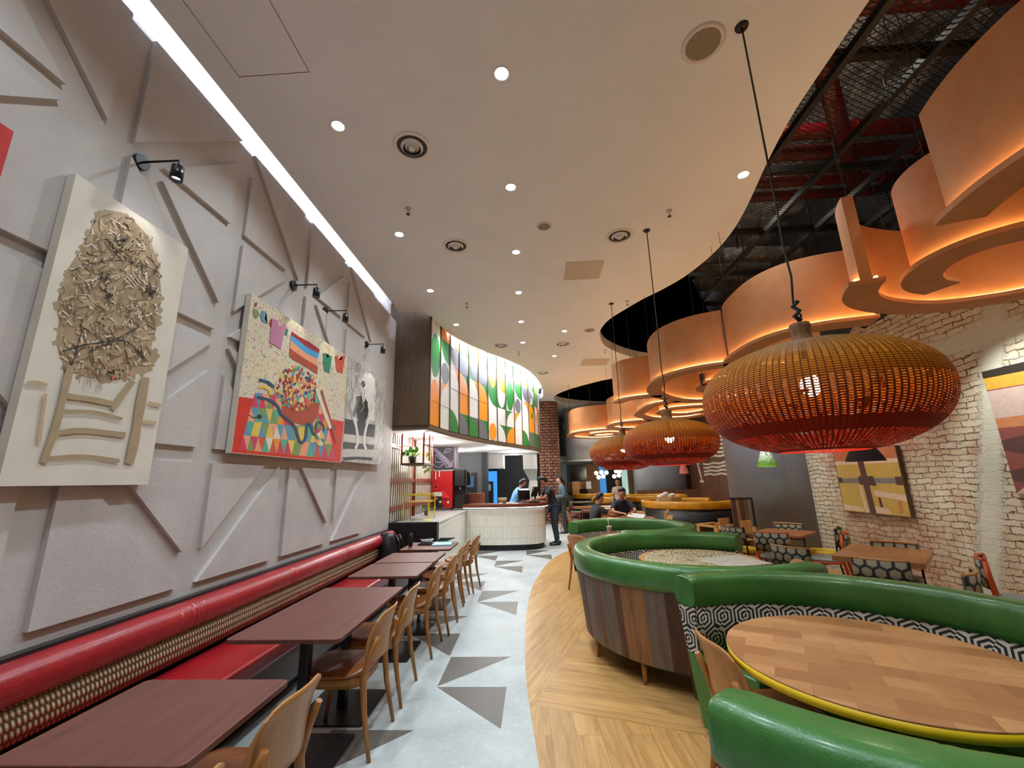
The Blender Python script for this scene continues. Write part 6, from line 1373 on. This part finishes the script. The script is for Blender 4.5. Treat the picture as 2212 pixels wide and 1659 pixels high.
# ---------------------------------------------------------------- people
def skinmesh(name, chains, mat, parent, sub=2):
    """chains: lists of (pos, radius or (rx, ry)); first chain's first vertex is the root; chains may start with an index into all vertices"""
    me = bpy.data.meshes.new(name); V, E, Rd = [], [], []
    for ch in chains:
        prev = None
        for q in ch:
            if isinstance(q, int): prev = q; continue
            V.append(q[0]); Rd.append(q[1] if isinstance(q[1], tuple) else (q[1], q[1]))
            if prev is not None: E.append((prev, len(V)-1))
            prev = len(V)-1
    me.from_pydata(V, E, []); o = bpy.data.objects.new(name, me); C.objects.link(o)
    md = o.modifiers.new('skin', 'SKIN'); md.use_smooth_shade = True; md.branch_smoothing = .6
    for i, sv in enumerate(me.skin_vertices[0].data): sv.radius = Rd[i]; sv.use_root = (i == 0)
    ss = o.modifiers.new('sub', 'SUBSURF'); ss.levels = sub; ss.render_levels = sub
    me.materials.append(mat)
    if parent: o.parent = parent
    return o
def person(lab, loc, rz, J, cols, scale=1, legs=True, hairlen=0, cap=None, sleeve=.5, skin='skin', tie=False):
    """J: joints in local metres, figure faces +y"""
    t = thing('person', lab, 'person', (0, 0, 0))
    g = lambda k: Vector(J[k])
    hd = g('head'); nk = g('neck'); ch = g('chest'); pv = g('pelvis'); f = Vector(J.get('face', (0, 1, 0))).normalized()
    up = (hd-nk).normalized(); ch_ = []
    body = [[(pv, (.12, .10)), ((pv+ch)/2, (.115, .095)), (ch, (.135, .105)), (nk, (.05, .05)), (nk+up*.06, (.047, .047)), (hd-up*.05+f*.012, (.068, .08)), (hd, (.082, .097)), (hd+up*.07-f*.008, (.072, .085)), (hd+up*.10-f*.01, (.03, .04))]]
    idx = 9
    for s in ('l', 'r'):
        sh, el, wr, ha = g(s+'sh'), g(s+'el'), g(s+'wr'), g(s+'ha')
        body.append([2, (sh, (.055, .055)), ((sh+el)/2, .044), (el, .036), ((el+wr)/2, .034), (wr, .024), (wr*.4+ha*.6, (.036, .018))]); base = idx+5; idx += 6
        d = (ha-wr).normalized(); side = d.cross(Vector((0, 0, 1)))
        side = side.normalized() if side.length > .1 else Vector((1, 0, 0)); dn = Vector((0, 0, -1)) if abs(d.z) < .7 else f
        for k, (o_, L) in enumerate(((-.028, .062), (-.010, .072), (.009, .068), (.027, .054))):
            p0 = wr*.2+ha*.8+side*o_+d*.02; body.append([base, (p0, .009), (p0+d*L*.5+dn*.012, .008), (p0+d*L*.85+dn*.03, .007)]); idx += 3
        sg = -1 if s == 'r' else 1
        p0 = wr*.6+ha*.4+side*sg*.034; body.append([base, (p0, .010), (p0+d*.03+side*sg*.012, .009), (p0+d*.055+side*sg*.01, .008)]); idx += 3
    if legs:
        for s in ('l', 'r'):
            hp, kn, an, to = g(s+'hip'), g(s+'kn'), g(s+'an'), g(s+'to')
            body.append([0, (hp, (.085, .085)), ((hp+kn)/2, .075), (kn, .055), ((kn+an)/2, .052), (an, .034), (an+(to-an)*.2, (.022, .018))])
    skinmesh('body', body, M[skin], t)
    # face features
    r = f.cross(up).normalized()
    m = MB(); m.ball(tuple(hd+f*.098-up*.012), .014, 6, (.8, 1, 1.4)); m.build('nose', M[skin], t)
    for s in (-1, 1):
        m = MB(); m.ball(tuple(hd+f*.088+r*s*.03+up*.018), .009, 6); m.build('eye', M['black'], t)
        m = MB(); m.ball(tuple(hd+r*s*.078), .018, 6, (.5, .8, 1.3)); m.build('ear', M[skin], t)
    m = MB(); m.tube([tuple(hd+f*.088-up*.048+r*x*.022) for x in (-1, -.4, .4, 1)], .005, 6); m.build('mouth', plain('lips', (150, 84, 74), .5), t)
    # hair
    hc = [[(hd+up*.062+f*.012, (.098, .096)), (hd+up*.095-f*.012, (.088, .088)), (hd+up*.05-f*.05, (.092, .085)), (hd-up*.02-f*.055, (.08, .07)), (hd-up*.06-f*.05, (.06, .05))]]
    if hairlen: hc[0] += [(nk-f*.06-up*hairlen*.4, (.06, .045)), (nk-f*.065-up*hairlen, (.035, .03))]
    if tie: hc[0] += [(hd-f*.10-up*.02, (.035, .035)), (hd-f*.12-up*.12, (.025, .03)), (hd-f*.11-up*.2, (.012, .012))]
    skinmesh('hair', hc, M['hair'], t)
    if cap:
        m = MB(); c_ = hd+up*.06-f*.005; rs = []
        for z, rr in ((-.02, .098), (.02, .10), (.055, .085), (.078, .05)): rs.append([tuple(c_+up*z+(r*cos(a)+f*sin(a))*rr) for a in [2*pi*j/20 for j in range(20)]])
        m.g(0, True).rings(rs); m.poly([tuple(c_-up*.012+(r*cos(a)*.085+f*(.05+.14*abs(sin(a))))) for a in [pi*j/10 for j in range(11)]]); m.build('cap', cap, t)
    # shirt
    sc_ = [[(pv-Vector((0, 0, .06)), (.178, .140)), (pv+(ch-pv)*.3, (.170, .138)), ((pv+ch)/2, (.172, .142)), (ch, (.200, .165)), (nk-up*.0, (.098, .094)), (nk+up*.02, (.066, .066))]]
    for s in ('l', 'r'):
        sh, el, wr = g(s+'sh'), g(s+'el'), g(s+'wr')
        a_ = [3, (sh, (.095, .092)), ((sh+el)/2, .070)]
        if sleeve >= .5: a_.append(((sh*.25+el*.75), .062))
        if sleeve >= 1: a_ += [(el, .052), ((el+wr)/2, .045), (wr, .036)]
        sc_.append(a_)
    skinmesh('shirt', sc_, cols[0], t)
    if legs:
        tr = [[(pv-Vector((0, 0, .02)), (.155, .132))]]
        for s in ('l', 'r'):
            hp, kn, an = g(s+'hip'), g(s+'kn'), g(s+'an'); tr.append([0, (hp, (.112, .112)), ((hp+kn)/2, .102), (kn, .084), ((kn+an)/2, .076), (an-Vector((0, 0, .01)), .068)])
        skinmesh('trousers', tr, cols[1], t)
        for s in ('l', 'r'):
            an, to = g(s+'an'), g(s+'to'); d = (to-an); d.z = 0; d.normalize(); sd = Vector((-d.y, d.x, 0)); m = MB(); rs = []
            z0 = min(an.z, to.z)-.06
            for z, k in ((0, 1), (.035, 1.04), (.06, .92), (.085, .62)):
                rs.append([tuple(Vector((an.x, an.y, z0+z))+d*(.07+.14*k*cos(a)-(.05 if z > .05 else 0))+sd*.052*k*sin(a)*(1-.15*cos(a))) for a in [2*pi*j/18 for j in range(18)]])
            m.g(0, True).rings(rs); m.build('shoe', cols[2], t)
    t.location = loc; t.rotation_euler = (0, 0, R(rz)); t.scale = (scale,)*3
    return t
def stand(lean=0, arms='down', stride=.06):
    J = dict(pelvis=(0, 0, .93), chest=(0, .02+lean*.35, 1.28), neck=(0, .03+lean*.55, 1.43), head=(0, .06+lean*.75, 1.575),
             lsh=(-.17, .02+lean*.45, 1.37), rsh=(.17, .02+lean*.45, 1.37), lhip=(-.09, 0, .90), rhip=(.09, 0, .90), lkn=(-.10, .04, .50), rkn=(.10, .02, .50), lan=(-.11, 0, .09), ran=(.12, -stride, .09), lto=(-.12, .15, .05), rto=(.14, .15-stride, .05), face=(0, 1, -.2))
    if arms == 'down':
        for s, k in (('l', -1), ('r', 1)): J[s+'el'] = (k*.22, -.02, 1.10); J[s+'wr'] = (k*.22, .10, .88); J[s+'ha'] = (k*.21, .14, .80)
    if arms == 'counter':
        for s, k in (('l', -1), ('r', 1)): J[s+'el'] = (k*.25, .22+lean*.3, 1.16); J[s+'wr'] = (k*.14, .44+lean*.2, 1.12); J[s+'ha'] = (k*.10, .53+lean*.2, 1.12)
    if arms == 'front':
        for s, k in (('l', -1), ('r', 1)): J[s+'el'] = (k*.23, .02, 1.10); J[s+'wr'] = (k*.12, .24, 1.08); J[s+'ha'] = (k*.08, .33, 1.10)
    return J
def sit(lean=.15):
    J = dict(pelvis=(0, 0, .52), chest=(0, .02+lean*.5, .89), neck=(0, .03+lean*.8, 1.05), head=(0, .07+lean*1.0, 1.19), lsh=(-.17, .02+lean*.65, .99), rsh=(.17, .02+lean*.65, .99),
             lhip=(-.09, .03, .52), rhip=(.09, .03, .52), lkn=(-.12, .44, .50), rkn=(.12, .44, .50), lan=(-.12, .42, .09), ran=(.12, .42, .09), lto=(-.13, .56, .05), rto=(.13, .56, .05), face=(0, 1, -.8))
    for s, k in (('l', -1), ('r', 1)): J[s+'el'] = (k*.25, .20+lean, .82); J[s+'wr'] = (k*.10, .44+lean*.8, .80); J[s+'ha'] = (k*.06, .53+lean*.7, .80)
    return J
blk = plain('black_tshirt', (34, 34, 38), .8, var=.1); jean = plain('dark_navy_jeans', (40, 48, 62), .8, var=.1); cap = plain('black_cap', (30, 40, 40), .6)
person('person in a black cap and t-shirt leaning on the end of the service counter', (.50, 11.15, 0), 100, stand(.3, 'counter'), (blk, jean, M['black']), 1.0, cap=cap)
person('person in a grey denim jacket with tied back black hair standing in the aisle', (.88, 13.45, 0), 95, stand(.05, 'front', .14), (plain('grey_denim', (86, 104, 116), .8, var=.15), plain('dark_olive_trousers', (52, 50, 44), .8), M['black']), 1.0, sleeve=1, skin='skin2', tie=True)
person('person in a light blue shirt bending over the till behind the counter', (-.62, 11.5, 0), -70, stand(.35, 'counter'), (plain('light_blue_shirt', (120, 176, 220), .8), jean, M['black']), .97)
person('person in black with a ponytail sitting at the left of the tan round table', (1.28, 9.85, 0), -75, sit(.14), (blk, plain('black_trousers', (26, 26, 28), .8), M['black']), .97, tie=True, skin='skin')
J = sit(.2); person('person in a navy polo shirt bent over papers at the tan round table', (2.03, 10.42, 0), 180, J, (plain('navy_polo', (30, 34, 54), .8), plain('black_trousers_b', (26, 26, 28), .8), M['black']), 1.04)
J = stand(0, 'down'); person('person with long dark hair in a beige top standing far behind the seated man', (2.74, 14.15, 0), 150, J, (plain('beige_top', (214, 200, 184), .8), jean, M['black']), .93, hairlen=.18, sleeve=.5, skin='skin2')
